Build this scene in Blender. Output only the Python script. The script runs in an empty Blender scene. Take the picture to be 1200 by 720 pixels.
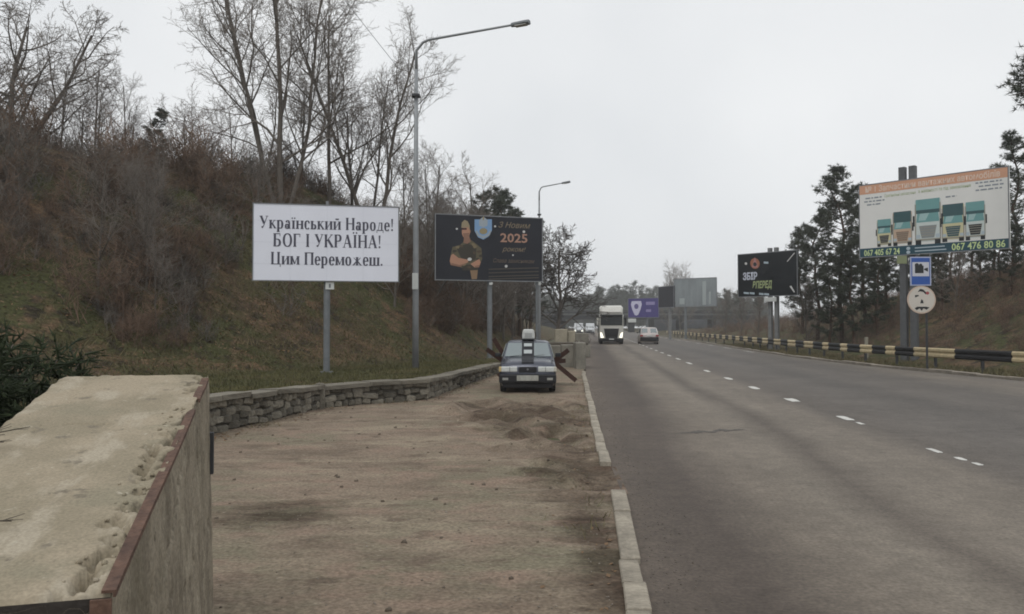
import bpy, bmesh, math, random
import numpy as np
from mathutils import Vector, Matrix, Euler, noise as mnoise

random.seed(7)
rng = np.random.default_rng(7)
SC = bpy.context.scene
COL = SC.collection
R = math.radians
F, CX, HZ, CH = 930.0, 600.0, 382.0, 1.9     # focal length, centre and horizon in photo pixels, eye height
SL = 0.097                                    # the road runs this much to the right per metre ahead

# ------------------------------------------------------------------ camera, sky, sun, exposure
cam = bpy.data.cameras.new('camera')
camo = bpy.data.objects.new('camera', cam)
COL.objects.link(camo)
cam.sensor_width = 36.0
cam.lens = 36.0 * F / 1200.0
cam.clip_start = 0.05
cam.clip_end = 3000
camo.location = (0, 0, CH)
camo.rotation_euler = (R(90) + math.atan(22 / F), 0, 0)
SC.camera = camo

SUN_EL, SUN_AZ = 58.0, 200.0
world = bpy.data.worlds.new('World')
SC.world = world
world.use_nodes = True
wn, wl = world.node_tree.nodes, world.node_tree.links
wn.clear()
sky = wn.new('ShaderNodeTexSky')
sky.sky_type = 'NISHITA'
sky.sun_disc = False
sky.sun_elevation = R(SUN_EL)
sky.sun_rotation = R(SUN_AZ)
sky.dust_density = 4.0
sat = wn.new('ShaderNodeHueSaturation')
sat.inputs['Saturation'].default_value = 0.2
scl = wn.new('ShaderNodeVectorMath'); scl.operation = 'SCALE'
scl.inputs['Scale'].default_value = 0.10
wl.new(sky.outputs[0], sat.inputs['Color'])
wl.new(sat.outputs[0], scl.inputs[0])
tc = wn.new('ShaderNodeTexCoord')
cn = wn.new('ShaderNodeTexNoise')
cn.inputs['Scale'].default_value = 2.2
cn.inputs['Detail'].default_value = 3.0
wl.new(tc.outputs['Generated'], cn.inputs['Vector'])
cr = wn.new('ShaderNodeValToRGB')
cr.color_ramp.elements[0].position = 0.3
cr.color_ramp.elements[0].color = (0.655, 0.677, 0.698, 1)
cr.color_ramp.elements[1].position = 0.72
cr.color_ramp.elements[1].color = (0.80, 0.812, 0.82, 1)
wl.new(cn.outputs['Fac'], cr.inputs['Fac'])
wm = wn.new('ShaderNodeMix'); wm.data_type = 'RGBA'
wm.inputs['Factor'].default_value = 0.9
wl.new(scl.outputs[0], wm.inputs['A'])
wl.new(cr.outputs[0], wm.inputs['B'])
bg = wn.new('ShaderNodeBackground')
bg.inputs['Strength'].default_value = 1.22
wl.new(wm.outputs['Result'], bg.inputs['Color'])
wo = wn.new('ShaderNodeOutputWorld')
wl.new(bg.outputs[0], wo.inputs['Surface'])

sun = bpy.data.lights.new('sun', 'SUN')
sun.energy = 0.7
sun.angle = R(25)
sun.color = (1.0, 0.97, 0.93)
suno = bpy.data.objects.new('sun', sun)
COL.objects.link(suno)
az = R(SUN_AZ)
sdir = Vector((math.sin(az) * math.cos(R(SUN_EL)), math.cos(az) * math.cos(R(SUN_EL)), math.sin(R(SUN_EL))))
suno.rotation_euler = sdir.to_track_quat('Z', 'Y').to_euler()
suno.location = (0, 0, 60)

SC.view_settings.view_transform = 'Standard'
SC.view_settings.look = 'None'
SC.view_settings.exposure = 0.0
SC.view_settings.gamma = 1.0
SC.view_settings.use_curve_mapping = False
SC.cycles.max_bounces = 5
SC.cycles.diffuse_bounces = 2
SC.cycles.glossy_bounces = 2
SC.cycles.transmission_bounces = 2
SC.cycles.volume_bounces = 2
SC.cycles.use_denoising = True
SC.cycles.filter_width = 1.8


# ------------------------------------------------------------------ helpers
def P(px, py, d):
    """photo pixel and distance ahead -> place"""
    return Vector(((px - CX) / F * d, d, CH + (HZ - py) / F * d))


def RX(xr, d):
    return xr + SL * d


def interp(x, pts):
    return float(np.interp(x, [p[0] for p in pts], [p[1] for p in pts]))


MATS = {}


def mat(name, col, rough=0.85, var=0.25, scale=3.0, col2=None, bump=0.0, bscale=30.0, metal=0.0, spec=0.3,
        rand=0.0, stretch=None, detail=6.0, fine=None, fvar=0.0):
    """noise mottled surface: two colours, optional second finer grain, bump and per object tint"""
    if name in MATS:
        return MATS[name]
    m = bpy.data.materials.new(name)
    MATS[name] = m
    m.use_nodes = True
    n, l = m.node_tree.nodes, m.node_tree.links
    b = n['Principled BSDF']
    b.inputs['Roughness'].default_value = rough
    b.inputs['Metallic'].default_value = metal
    b.inputs['Specular IOR Level'].default_value = spec
    c1 = tuple(col)
    c2 = tuple(col2) if col2 else tuple(max(0.0, c * (1 - var)) for c in col)
    t = n.new('ShaderNodeTexCoord')
    vec = t.outputs['Object']
    if stretch:
        mp = n.new('ShaderNodeMapping')
        mp.inputs['Scale'].default_value = stretch
        l.new(vec, mp.inputs['Vector'])
        vec = mp.outputs[0]
    ns = n.new('ShaderNodeTexNoise')
    ns.inputs['Scale'].default_value = scale
    ns.inputs['Detail'].default_value = detail
    ns.inputs['Roughness'].default_value = 0.62
    l.new(vec, ns.inputs['Vector'])
    rp = n.new('ShaderNodeValToRGB')
    rp.color_ramp.elements[0].position = 0.34
    rp.color_ramp.elements[1].position = 0.68
    rp.color_ramp.elements[0].color = (*c2, 1)
    rp.color_ramp.elements[1].color = (*c1, 1)
    l.new(ns.outputs['Fac'], rp.inputs['Fac'])
    out = rp.outputs[0]
    if fine:
        n2 = n.new('ShaderNodeTexNoise')
        n2.inputs['Scale'].default_value = fine
        n2.inputs['Detail'].default_value = 4.0
        l.new(t.outputs['Object'], n2.inputs['Vector'])
        mr = n.new('ShaderNodeMapRange')
        mr.inputs['From Min'].default_value = 0.3
        mr.inputs['From Max'].default_value = 0.7
        mr.inputs['To Min'].default_value = 1 - fvar
        mr.inputs['To Max'].default_value = 1 + fvar
        l.new(n2.outputs['Fac'], mr.inputs['Value'])
        vm = n.new('ShaderNodeVectorMath'); vm.operation = 'SCALE'
        l.new(out, vm.inputs[0]); l.new(mr.outputs[0], vm.inputs['Scale'])
        out = vm.outputs[0]
    if rand:
        oi = n.new('ShaderNodeObjectInfo')
        mr = n.new('ShaderNodeMapRange')
        mr.inputs['To Min'].default_value = 1 - rand
        mr.inputs['To Max'].default_value = 1 + rand
        l.new(oi.outputs['Random'], mr.inputs['Value'])
        vm = n.new('ShaderNodeVectorMath'); vm.operation = 'SCALE'
        l.new(out, vm.inputs[0]); l.new(mr.outputs[0], vm.inputs['Scale'])
        out = vm.outputs[0]
    l.new(out, b.inputs['Base Color'])
    if bump:
        nb = n.new('ShaderNodeTexNoise')
        nb.inputs['Scale'].default_value = bscale
        nb.inputs['Detail'].default_value = 6.0
        l.new(t.outputs['Object'], nb.inputs['Vector'])
        bp = n.new('ShaderNodeBump')
        bp.inputs['Strength'].default_value = bump
        bp.inputs['Distance'].default_value = 0.02
        l.new(nb.outputs['Fac'], bp.inputs['Height'])
        l.new(bp.outputs[0], b.inputs['Normal'])
    return m


def emit(name, col, s):
    if name in MATS:
        return MATS[name]
    m = mat(name, col, 0.3, 0.05)
    b = m.node_tree.nodes['Principled BSDF']
    b.inputs['Emission Color'].default_value = (*col, 1)
    b.inputs['Emission Strength'].default_value = s
    return m


def tag(o, label=None, cat=None, group=None, kind=None):
    if label: o['label'] = label
    if cat: o['category'] = cat
    if group: o['group'] = group
    if kind: o['kind'] = kind
    return o


def empty(name, loc=(0, 0, 0), rz=0.0, label=None, cat=None, group=None):
    o = bpy.data.objects.new(name, None)
    o.empty_display_size = 0.2
    o.location = loc
    o.rotation_euler = (0, 0, rz)
    COL.objects.link(o)
    return tag(o, label, cat, group)


def link(name, me, m, parent=None):
    o = bpy.data.objects.new(name, me)
    if m is not None and not me.materials:
        me.materials.append(m)
    COL.objects.link(o)
    if parent is not None:
        o.parent = parent
    return o


def mesh_np(name, v, f, smooth=False):
    """vertices (n,3) and triangles/quads as arrays or list"""
    me = bpy.data.meshes.new(name)
    v = np.asarray(v, dtype=np.float32)
    if isinstance(f, np.ndarray):
        k = f.shape[1]
        me.vertices.add(len(v)); me.vertices.foreach_set('co', v.ravel())
        me.loops.add(f.size); me.loops.foreach_set('vertex_index', f.astype(np.int32).ravel())
        me.polygons.add(len(f))
        me.polygons.foreach_set('loop_start', np.arange(0, f.size, k, dtype=np.int32))
        me.update(calc_edges=True)
    else:
        me.from_pydata([tuple(map(float, p)) for p in v], [], f)
        me.update()
    if smooth:
        me.polygons.foreach_set('use_smooth', np.ones(len(me.polygons), dtype=bool))
    return me


class MB:
    """collects shapes, then becomes one mesh object"""
    def __init__(self):
        self.v, self.f = [], []

    def add(self, vs, fs):
        k = len(self.v)
        self.v += [tuple(p) for p in vs]
        self.f += [tuple(i + k for i in q) for q in fs]
        return self

    def box(self, c, s, rot=None, bev=0.0):
        bm = bmesh.new()
        bmesh.ops.create_cube(bm, size=1.0)
        for vv in bm.verts:
            vv.co = Vector((vv.co.x * s[0], vv.co.y * s[1], vv.co.z * s[2]))
        if bev:
            bmesh.ops.bevel(bm, geom=bm.edges[:], offset=bev, segments=2, affect='EDGES', profile=0.6)
        M = Matrix.Translation(c) @ (Euler(rot).to_matrix().to_4x4() if rot else Matrix.Identity(4))
        bm.verts.ensure_lookup_table()
        self.add([M @ q.co for q in bm.verts], [[q.index for q in fa.verts] for fa in bm.faces])
        bm.free()
        return self

    def tube(self, pts, rad, n=8, cap=True):
        pts = [Vector(p) for p in pts]
        if not isinstance(rad, (list, tuple)):
            rad = [rad] * len(pts)
        vs, fs = [], []
        up = Vector((0, 0, 1))
        t0 = (pts[1] - pts[0]).normalized()
        a = t0.cross(up if abs(t0.z) < 0.9 else Vector((1, 0, 0))).normalized()
        for i, p in enumerate(pts):
            t = (pts[min(i + 1, len(pts) - 1)] - pts[max(i - 1, 0)]).normalized()
            a = (a - t * a.dot(t)).normalized()
            b = t.cross(a)
            for k in range(n):
                w = 2 * math.pi * k / n
                vs.append(p + (a * math.cos(w) + b * math.sin(w)) * rad[i])
        for i in range(len(pts) - 1):
            for k in range(n):
                fs.append((i * n + k, i * n + (k + 1) % n, (i + 1) * n + (k + 1) % n, (i + 1) * n + k))
        if cap:
            fs.append(tuple(range(n - 1, -1, -1)))
            fs.append(tuple((len(pts) - 1) * n + k for k in range(n)))
        return self.add(vs, fs)

    def loft(self, rings, cap=True):
        n = len(rings[0])
        vs, fs = [], []
        for r in rings:
            vs += list(r)
        for i in range(len(rings) - 1):
            for k in range(n):
                fs.append((i * n + k, i * n + (k + 1) % n, (i + 1) * n + (k + 1) % n, (i + 1) * n + k))
        if cap:
            fs.append(tuple(range(n - 1, -1, -1)))
            fs.append(tuple((len(rings) - 1) * n + k for k in range(n)))
        return self.add(vs, fs)

    def build(self, name, m, parent=None, smooth=False, bevel=0.0, fix=True):
        bm = bmesh.new()
        vv = [bm.verts.new(p) for p in self.v]
        for q in self.f:
            try:
                bm.faces.new([vv[i] for i in q])
            except ValueError:
                pass
        if fix:
            bmesh.ops.recalc_face_normals(bm, faces=bm.faces[:])
        me = bpy.data.meshes.new(name)
        bm.to_mesh(me); bm.free()
        if smooth:
            for p_ in me.polygons: p_.use_smooth = True
        o = link(name, me, m, parent)
        if bevel:
            md = o.modifiers.new('bevel', 'BEVEL'); md.width = bevel; md.segments = 2; md.limit_method = 'ANGLE'
        return o


def flat(name, polys, m, parent, y, jit=0.0004, joined=False):
    """printed shapes on a board, polygons in (x, z) on the plane y, each a hair proud of the one before"""
    groups = [polys] if joined else [[p] for p in polys]
    i = 0
    for gset in groups:
        b = MB()
        for p in gset:
            b.add([(q[0], y - i * jit, q[1]) for q in p], [tuple(range(len(p)))])
            i += 1
        me = bpy.data.meshes.new(name)
        me.from_pydata(b.v, [], b.f); me.update()
        o = link(name, me, m, parent)
    return o


def rect(x0, z0, x1, z1):
    return [(x0, z0), (x1, z0), (x1, z1), (x0, z1)]


def disc(cx, cz, rx, rz=None, n=24, a0=0, a1=360):
    rz = rz or rx
    full = abs(a1 - a0) >= 360
    k = n if full else n + 1
    return [(cx + rx * math.cos(R(a0 + (a1 - a0) * i / n)), cz + rz * math.sin(R(a0 + (a1 - a0) * i / n))) for i in range(k)]


def text(name, s, size, cx, cz, m, parent, y, width=None, shear=0.0, bold=0.0):
    cu = bpy.data.curves.new('txt', 'FONT')
    cu.body = s
    cu.size = size
    cu.align_x = 'CENTER'; cu.align_y = 'CENTER'
    cu.shear = shear
    cu.offset = bold
    cu.resolution_u = 2
    o = bpy.data.objects.new('txt', cu)
    COL.objects.link(o)
    bpy.context.view_layer.update()
    dg = bpy.context.evaluated_depsgraph_get()
    me = bpy.data.meshes.new_from_object(o.evaluated_get(dg))
    bpy.data.objects.remove(o)
    k = 1.0
    xs = [v.co.x for v in me.vertices]
    zs = [v.co.y for v in me.vertices]
    mx, mz = (min(xs) + max(xs)) / 2, (min(zs) + max(zs)) / 2
    if width:
        k = width / (max(xs) - min(xs))
    for v in me.vertices:
        v.co = Vector((cx + (v.co.x - mx) * k, y, cz + (v.co.y - mz)))
    me.materials.clear()
    return tag(link(name, me, m, parent), kind='stuff')   # letters too small in the photograph to pick apart


def copy_tree(o, parent=None, loc=None, rot=None, scale=None):
    c = o.copy()
    COL.objects.link(c)
    c.parent = parent
    if loc is not None: c.location = loc
    if rot is not None: c.rotation_euler = rot
    if scale is not None: c.scale = scale
    for ch in list(o.children):
        copy_tree(ch, c)
    return c


# ------------------------------------------------------------------ materials
def road_mat():
    m = bpy.data.materials.new('asphalt')
    m.use_nodes = True
    n, l = m.node_tree.nodes, m.node_tree.links
    b = n['Principled BSDF']
    b.inputs['Roughness'].default_value = 0.75
    b.inputs['Specular IOR Level'].default_value = 0.3
    t = n.new('ShaderNodeTexCoord')
    sp = n.new('ShaderNodeSeparateXYZ'); l.new(t.outputs['Object'], sp.inputs[0])
    # lateral position bent by a slow noise, so that the wear bands wander
    mp = n.new('ShaderNodeMapping'); mp.inputs['Scale'].default_value = (0.35, 0.09, 1)
    l.new(t.outputs['Object'], mp.inputs['Vector'])
    nw = n.new('ShaderNodeTexNoise'); nw.inputs['Scale'].default_value = 1.0; nw.inputs['Detail'].default_value = 4
    l.new(mp.outputs[0], nw.inputs['Vector'])
    ma = n.new('ShaderNodeMath'); ma.operation = 'MULTIPLY_ADD'
    ma.inputs[1].default_value = 1.3; ma.inputs[2].default_value = -0.65
    l.new(nw.outputs['Fac'], ma.inputs[0])
    ad = n.new('ShaderNodeMath'); l.new(sp.outputs['X'], ad.inputs[0]); l.new(ma.outputs[0], ad.inputs[1])
    dv = n.new('ShaderNodeMath'); dv.operation = 'DIVIDE'; dv.inputs[1].default_value = 20.0
    l.new(ad.outputs[0], dv.inputs[0])
    rp = n.new('ShaderNodeValToRGB')
    el = rp.color_ramp.elements
    el[0].position = 0.0; el[0].color = (0.150, 0.126, 0.104, 1)
    el[1].position = 1.0; el[1].color = (0.155, 0.143, 0.130, 1)
    for pos, c in ((0.03, (0.112, 0.093, 0.078)), (0.06, (0.098, 0.081, 0.069)), (0.095, (0.200, 0.176, 0.148)),
                   (0.135, (0.222, 0.200, 0.170)), (0.160, (0.138, 0.121, 0.104)), (0.185, (0.218, 0.196, 0.168)), (0.235, (0.200, 0.180, 0.155)),
                   (0.268, (0.132, 0.120, 0.108)), (0.34, (0.146, 0.136, 0.126)), (0.40, (0.120, 0.113, 0.106)), (0.46, (0.145, 0.135, 0.125)),
                   (0.55, (0.130, 0.121, 0.112)), (0.64, (0.190, 0.172, 0.150)), (0.72, (0.165, 0.150, 0.134))):
        e = el.new(pos); e.color = (*c, 1)
    for e in el:
        e.color = (e.color[0] * .80, e.color[1] * .765, e.color[2] * .725, 1)
    l.new(dv.outputs[0], rp.inputs['Fac'])

    def noise_mul(src, scale, amp, detail=6.0, stretch=None):
        nn = n.new('ShaderNodeTexNoise'); nn.inputs['Scale'].default_value = scale; nn.inputs['Detail'].default_value = detail
        nn.inputs['Roughness'].default_value = 0.65
        if stretch:
            q = n.new('ShaderNodeMapping'); q.inputs['Scale'].default_value = stretch
            l.new(t.outputs['Object'], q.inputs['Vector']); l.new(q.outputs[0], nn.inputs['Vector'])
        else:
            l.new(t.outputs['Object'], nn.inputs['Vector'])
        mr = n.new('ShaderNodeMapRange')
        mr.inputs['From Min'].default_value = 0.3; mr.inputs['From Max'].default_value = 0.7
        mr.inputs['To Min'].default_value = 1 - amp; mr.inputs['To Max'].default_value = 1 + amp
        l.new(nn.outputs['Fac'], mr.inputs['Value'])
        vm = n.new('ShaderNodeVectorMath'); vm.operation = 'SCALE'
        l.new(src, vm.inputs[0]); l.new(mr.outputs[0], vm.inputs['Scale'])
        return vm.outputs[0]
    c = noise_mul(rp.outputs[0], 0.45, 0.18)
    c = noise_mul(c, 1.0, 0.10, 6, (0.9, 0.06, 1))
    c = noise_mul(c, 4.5, 0.18)
    c = noise_mul(c, 26.0, 0.34, 5)
    # tar sealed cracks
    wv = n.new('ShaderNodeTexVoronoi'); wv.feature = 'DISTANCE_TO_EDGE'; wv.inputs['Scale'].default_value = 0.16
    nd = n.new('ShaderNodeTexNoise'); nd.inputs['Scale'].default_value = 0.9; nd.inputs['Detail'].default_value = 4
    l.new(t.outputs['Object'], nd.inputs['Vector'])
    mx = n.new('ShaderNodeVectorMath'); mx.operation = 'MULTIPLY_ADD'; mx.inputs[1].default_value = (2.2, 2.2, 0)
    l.new(nd.outputs['Color'], mx.inputs[0]); l.new(t.outputs['Object'], mx.inputs[2])
    l.new(mx.outputs[0], wv.inputs['Vector'])
    cr2 = n.new('ShaderNodeMapRange'); cr2.inputs['From Min'].default_value = 0.0; cr2.inputs['From Max'].default_value = 0.007
    cr2.inputs['To Min'].default_value = 0.86; cr2.inputs['To Max'].default_value = 1.0
    l.new(wv.outputs['Distance'], cr2.inputs['Value'])
    vm = n.new('ShaderNodeVectorMath'); vm.operation = 'SCALE'
    l.new(c, vm.inputs[0]); l.new(cr2.outputs[0], vm.inputs['Scale'])
    l.new(vm.outputs[0], b.inputs['Base Color'])
    nb = n.new('ShaderNodeTexNoise'); nb.inputs['Scale'].default_value = 70; nb.inputs['Detail'].default_value = 4
    l.new(t.outputs['Object'], nb.inputs['Vector'])
    bp = n.new('ShaderNodeBump'); bp.inputs['Strength'].default_value = 0.5; bp.inputs['Distance'].default_value = 0.01
    l.new(nb.outputs['Fac'], bp.inputs['Height']); l.new(bp.outputs[0], b.inputs['Normal'])
    return m


def mix_mat(name, layers, rough=0.95, bump=0.4, bscale=25.0, bdist=0.02, fine=60.0, fvar=0.2):
    """ground: a base colour, then (colour, noise scale, threshold, softness, stretch) patches on it, then grain"""
    m = bpy.data.materials.new(name)
    m.use_nodes = True
    n, l = m.node_tree.nodes, m.node_tree.links
    b = n['Principled BSDF']
    b.inputs['Roughness'].default_value = rough
    b.inputs['Specular IOR Level'].default_value = 0.15
    t = n.new('ShaderNodeTexCoord')
    cur = None
    for k, (c, s, th, so, st) in enumerate(layers):
        if cur is None:
            rgb = n.new('ShaderNodeRGB'); rgb.outputs[0].default_value = (*c, 1); cur = rgb.outputs[0]; continue
        mp = n.new('ShaderNodeMapping'); mp.inputs['Scale'].default_value = st or (1, 1, 1)
        mp.inputs['Location'].default_value = (k * 7.3, k * 3.1, k * 1.7)
        l.new(t.outputs['Object'], mp.inputs['Vector'])
        nn = n.new('ShaderNodeTexNoise'); nn.inputs['Scale'].default_value = s; nn.inputs['Detail'].default_value = 7
        nn.inputs['Roughness'].default_value = 0.62
        l.new(mp.outputs[0], nn.inputs['Vector'])
        mr = n.new('ShaderNodeMapRange'); mr.interpolation_type = 'SMOOTHSTEP'
        mr.inputs['From Min'].default_value = th - so; mr.inputs['From Max'].default_value = th + so
        l.new(nn.outputs['Fac'], mr.inputs['Value'])
        mx = n.new('ShaderNodeMix'); mx.data_type = 'RGBA'
        l.new(mr.outputs[0], mx.inputs['Factor']); l.new(cur, mx.inputs['A'])
        mx.inputs['B'].default_value = (*c, 1)
        cur = mx.outputs['Result']
    nn = n.new('ShaderNodeTexNoise'); nn.inputs['Scale'].default_value = fine; nn.inputs['Detail'].default_value = 4
    l.new(t.outputs['Object'], nn.inputs['Vector'])
    mr = n.new('ShaderNodeMapRange'); mr.inputs['From Min'].default_value = 0.3; mr.inputs['From Max'].default_value = 0.7
    mr.inputs['To Min'].default_value = 1 - fvar; mr.inputs['To Max'].default_value = 1 + fvar
    l.new(nn.outputs['Fac'], mr.inputs['Value'])
    vm = n.new('ShaderNodeVectorMath'); vm.operation = 'SCALE'
    l.new(cur, vm.inputs[0]); l.new(mr.outputs[0], vm.inputs['Scale'])
    l.new(vm.outputs[0], b.inputs['Base Color'])
    nb = n.new('ShaderNodeTexNoise'); nb.inputs['Scale'].default_value = bscale; nb.inputs['Detail'].default_value = 8
    l.new(t.outputs['Object'], nb.inputs['Vector'])
    bp = n.new('ShaderNodeBump'); bp.inputs['Strength'].default_value = bump; bp.inputs['Distance'].default_value = bdist
    l.new(nb.outputs['Fac'], bp.inputs['Height']); l.new(bp.outputs[0], b.inputs['Normal'])
    MATS[name] = m
    return m


M_ROAD = road_mat()
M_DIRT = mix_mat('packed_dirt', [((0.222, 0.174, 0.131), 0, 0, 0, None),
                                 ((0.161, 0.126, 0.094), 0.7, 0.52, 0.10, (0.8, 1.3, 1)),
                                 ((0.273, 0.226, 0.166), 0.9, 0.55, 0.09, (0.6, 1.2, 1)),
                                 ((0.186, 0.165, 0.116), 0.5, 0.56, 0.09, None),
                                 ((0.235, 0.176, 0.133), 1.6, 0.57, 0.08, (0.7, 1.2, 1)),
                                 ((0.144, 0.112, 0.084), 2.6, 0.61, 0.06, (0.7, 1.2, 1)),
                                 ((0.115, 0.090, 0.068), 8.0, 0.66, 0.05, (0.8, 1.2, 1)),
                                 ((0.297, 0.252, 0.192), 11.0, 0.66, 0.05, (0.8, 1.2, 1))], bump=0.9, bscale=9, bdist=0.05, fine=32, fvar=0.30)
def damp_shade_patches(m, spots, col):
    """damp churned soil with the shade of the ruts painted in: ragged dark patches with the given (x, y, rx, ry) on the lot"""
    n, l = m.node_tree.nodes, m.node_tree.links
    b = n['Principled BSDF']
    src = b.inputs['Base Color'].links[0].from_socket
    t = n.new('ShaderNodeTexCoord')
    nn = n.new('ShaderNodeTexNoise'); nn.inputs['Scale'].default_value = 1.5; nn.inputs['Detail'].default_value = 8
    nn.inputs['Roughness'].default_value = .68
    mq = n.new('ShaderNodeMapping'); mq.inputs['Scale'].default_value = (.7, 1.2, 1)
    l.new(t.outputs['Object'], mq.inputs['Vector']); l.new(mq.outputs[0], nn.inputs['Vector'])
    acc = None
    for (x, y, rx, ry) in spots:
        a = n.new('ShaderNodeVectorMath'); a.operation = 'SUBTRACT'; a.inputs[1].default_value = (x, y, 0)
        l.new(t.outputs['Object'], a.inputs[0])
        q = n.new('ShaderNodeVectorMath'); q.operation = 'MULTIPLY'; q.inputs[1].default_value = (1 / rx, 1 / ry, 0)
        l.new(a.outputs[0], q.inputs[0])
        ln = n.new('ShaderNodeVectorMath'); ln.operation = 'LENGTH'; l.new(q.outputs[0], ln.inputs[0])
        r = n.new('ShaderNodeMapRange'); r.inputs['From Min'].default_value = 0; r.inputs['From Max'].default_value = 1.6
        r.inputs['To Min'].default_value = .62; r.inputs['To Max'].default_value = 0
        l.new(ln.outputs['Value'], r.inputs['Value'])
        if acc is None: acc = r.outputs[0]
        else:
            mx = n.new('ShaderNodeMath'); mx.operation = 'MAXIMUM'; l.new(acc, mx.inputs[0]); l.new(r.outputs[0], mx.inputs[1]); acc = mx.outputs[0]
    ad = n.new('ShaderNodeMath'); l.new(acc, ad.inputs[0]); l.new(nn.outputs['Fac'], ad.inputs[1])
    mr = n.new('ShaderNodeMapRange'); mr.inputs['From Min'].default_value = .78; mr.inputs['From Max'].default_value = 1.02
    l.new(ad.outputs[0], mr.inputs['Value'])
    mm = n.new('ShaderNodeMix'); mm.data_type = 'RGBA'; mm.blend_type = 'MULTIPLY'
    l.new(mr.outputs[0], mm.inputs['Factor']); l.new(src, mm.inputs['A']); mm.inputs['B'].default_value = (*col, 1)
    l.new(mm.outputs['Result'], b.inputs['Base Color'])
damp_shade_patches(M_DIRT, [(.5, 16.5, 2.1, 4.4), (1.0, 10.5, 1.0, 2.8), (.75, 6.5, .4, 3.5), (-2.4, 8.0, .9, .8), (-.9, 18.6, .9, .5), (-.2, 16.4, 1.0, .5), (.9, 13.4, .8, .4), (.5, 10.3, .6, .25), (1.1, 10.7, .5, .25)], (.40, .37, .355))  # damp soil, and the shade in the rut troughs put into its colour
M_BASE = mix_mat('waste_ground', [((0.095, 0.080, 0.058), 0, 0, 0, None), ((0.075, 0.078, 0.042), 0.3, 0.5, 0.12, None),
                                  ((0.12, 0.095, 0.07), 1.2, 0.6, 0.1, None)], fine=20)
M_BANK = mix_mat('leaf_litter_bank', [((0.082, 0.056, 0.036), 0, 0, 0, None), ((0.060, 0.062, 0.026), 0.22, 0.46, 0.08, None),
                                      ((0.125, 0.082, 0.050), 0.8, 0.56, 0.07, None), ((0.034, 0.027, 0.019), 1.4, 0.58, 0.07, None),
                                      ((0.17, 0.12, 0.075), 3.0, 0.64, 0.05, None)],
                 bump=1.0, bscale=6, bdist=0.12, fine=12, fvar=0.4)
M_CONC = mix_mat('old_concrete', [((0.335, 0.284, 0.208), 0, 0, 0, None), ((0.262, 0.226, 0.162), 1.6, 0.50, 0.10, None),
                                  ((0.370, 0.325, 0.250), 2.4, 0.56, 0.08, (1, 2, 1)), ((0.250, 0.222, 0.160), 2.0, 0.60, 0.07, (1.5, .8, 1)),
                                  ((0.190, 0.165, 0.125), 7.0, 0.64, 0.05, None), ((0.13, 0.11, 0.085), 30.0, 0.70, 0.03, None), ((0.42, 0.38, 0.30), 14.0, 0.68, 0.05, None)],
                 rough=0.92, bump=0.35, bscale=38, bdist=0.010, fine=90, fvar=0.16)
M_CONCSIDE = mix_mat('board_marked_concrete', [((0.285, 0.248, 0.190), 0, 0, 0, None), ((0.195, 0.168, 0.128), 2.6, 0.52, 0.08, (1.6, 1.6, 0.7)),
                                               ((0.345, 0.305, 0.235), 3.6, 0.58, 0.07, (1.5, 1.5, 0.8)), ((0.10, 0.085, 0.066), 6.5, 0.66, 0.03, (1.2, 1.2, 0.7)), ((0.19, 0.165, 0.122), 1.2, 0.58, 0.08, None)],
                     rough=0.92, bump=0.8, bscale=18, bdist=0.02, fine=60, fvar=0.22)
M_RUST = mat('rusty_steel', (0.150, 0.088, 0.062), 0.85, 0.4, 6, col2=(0.085, 0.052, 0.040), bump=0.3, bscale=60, fine=40, fvar=0.25)
M_ENDSHADE = mat('shaded_damp_concrete', (0.045, 0.038, 0.033), 0.8, 0.35, 5, bump=0.5, bscale=30)  # near end of the block: damp concrete with its shade put into the colour
M_KERB = mat('kerb_concrete', (0.37, 0.33, 0.265), 0.9, 0.45, 5, bump=0.4, bscale=40, rand=0.08, fine=30, fvar=0.15)
M_KERBOLD = mat('worn_kerb_concrete', (0.30, 0.265, 0.22), 0.92, 0.35, 3, bump=0.5, bscale=30, rand=0.15, fine=30, fvar=0.15)
M_STONE = mat('rubble_stone', (0.225, 0.205, 0.165), 0.9, 0.45, 5, bump=0.6, bscale=22, rand=0.45, fine=30, fvar=0.25)
M_MORTAR = mat('mortar', (0.105, 0.094, 0.076), 0.95, 0.4, 6, bump=0.6, bscale=25)
M_CAP = mat('cap_slab_stone', (0.225, 0.205, 0.165), 0.92, 0.4, 4, bump=0.5, bscale=22, rand=0.15, fine=25, fvar=0.2)
M_PAINT = mat('worn_road_paint', (0.66, 0.65, 0.61), 0.8, 0.25, 7, fine=40, fvar=0.15)
M_GALV = mat('galvanised_steel', (0.30, 0.315, 0.325), 0.55, 0.2, 3, metal=0.35)
M_GREY = mat('grey_painted_steel', (0.19, 0.205, 0.215), 0.6, 0.25, 3)
M_DKSTEEL = mat('dark_steel', (0.06, 0.062, 0.066), 0.6, 0.3, 4)
M_BARK = mat('bark', (0.15, 0.13, 0.11), 0.95, 0.45, 6, bump=0.7, bscale=20, stretch=(1, 1, 0.3))
M_TWIG = mat('twig_bark', (0.22, 0.192, 0.165), 0.95, 0.3, 2)
M_TWIG2 = mat('dark_twig_bark', (0.085, 0.073, 0.062), 0.95, 0.3, 2)
M_BRUSH = mat('dry_brush_twigs', (0.185, 0.122, 0.085), 0.95, 0.45, 0.45, col2=(0.065, 0.046, 0.032), fine=3.0, fvar=.45)
M_BRUSHR = mat('reddish_brush_twigs', (0.185, 0.122, 0.086), 0.95, 0.4, 0.4, col2=(0.075, 0.053, 0.039), fine=3.0, fvar=.4)
M_PINE = mat('pine_needles', (0.074, 0.084, 0.054), 0.8, 0.4, 1.2, col2=(0.040, 0.050, 0.034), rand=0.12)
M_PINEBARK = mat('pine_bark', (0.10, 0.065, 0.045), 0.95, 0.4, 4)
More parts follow.
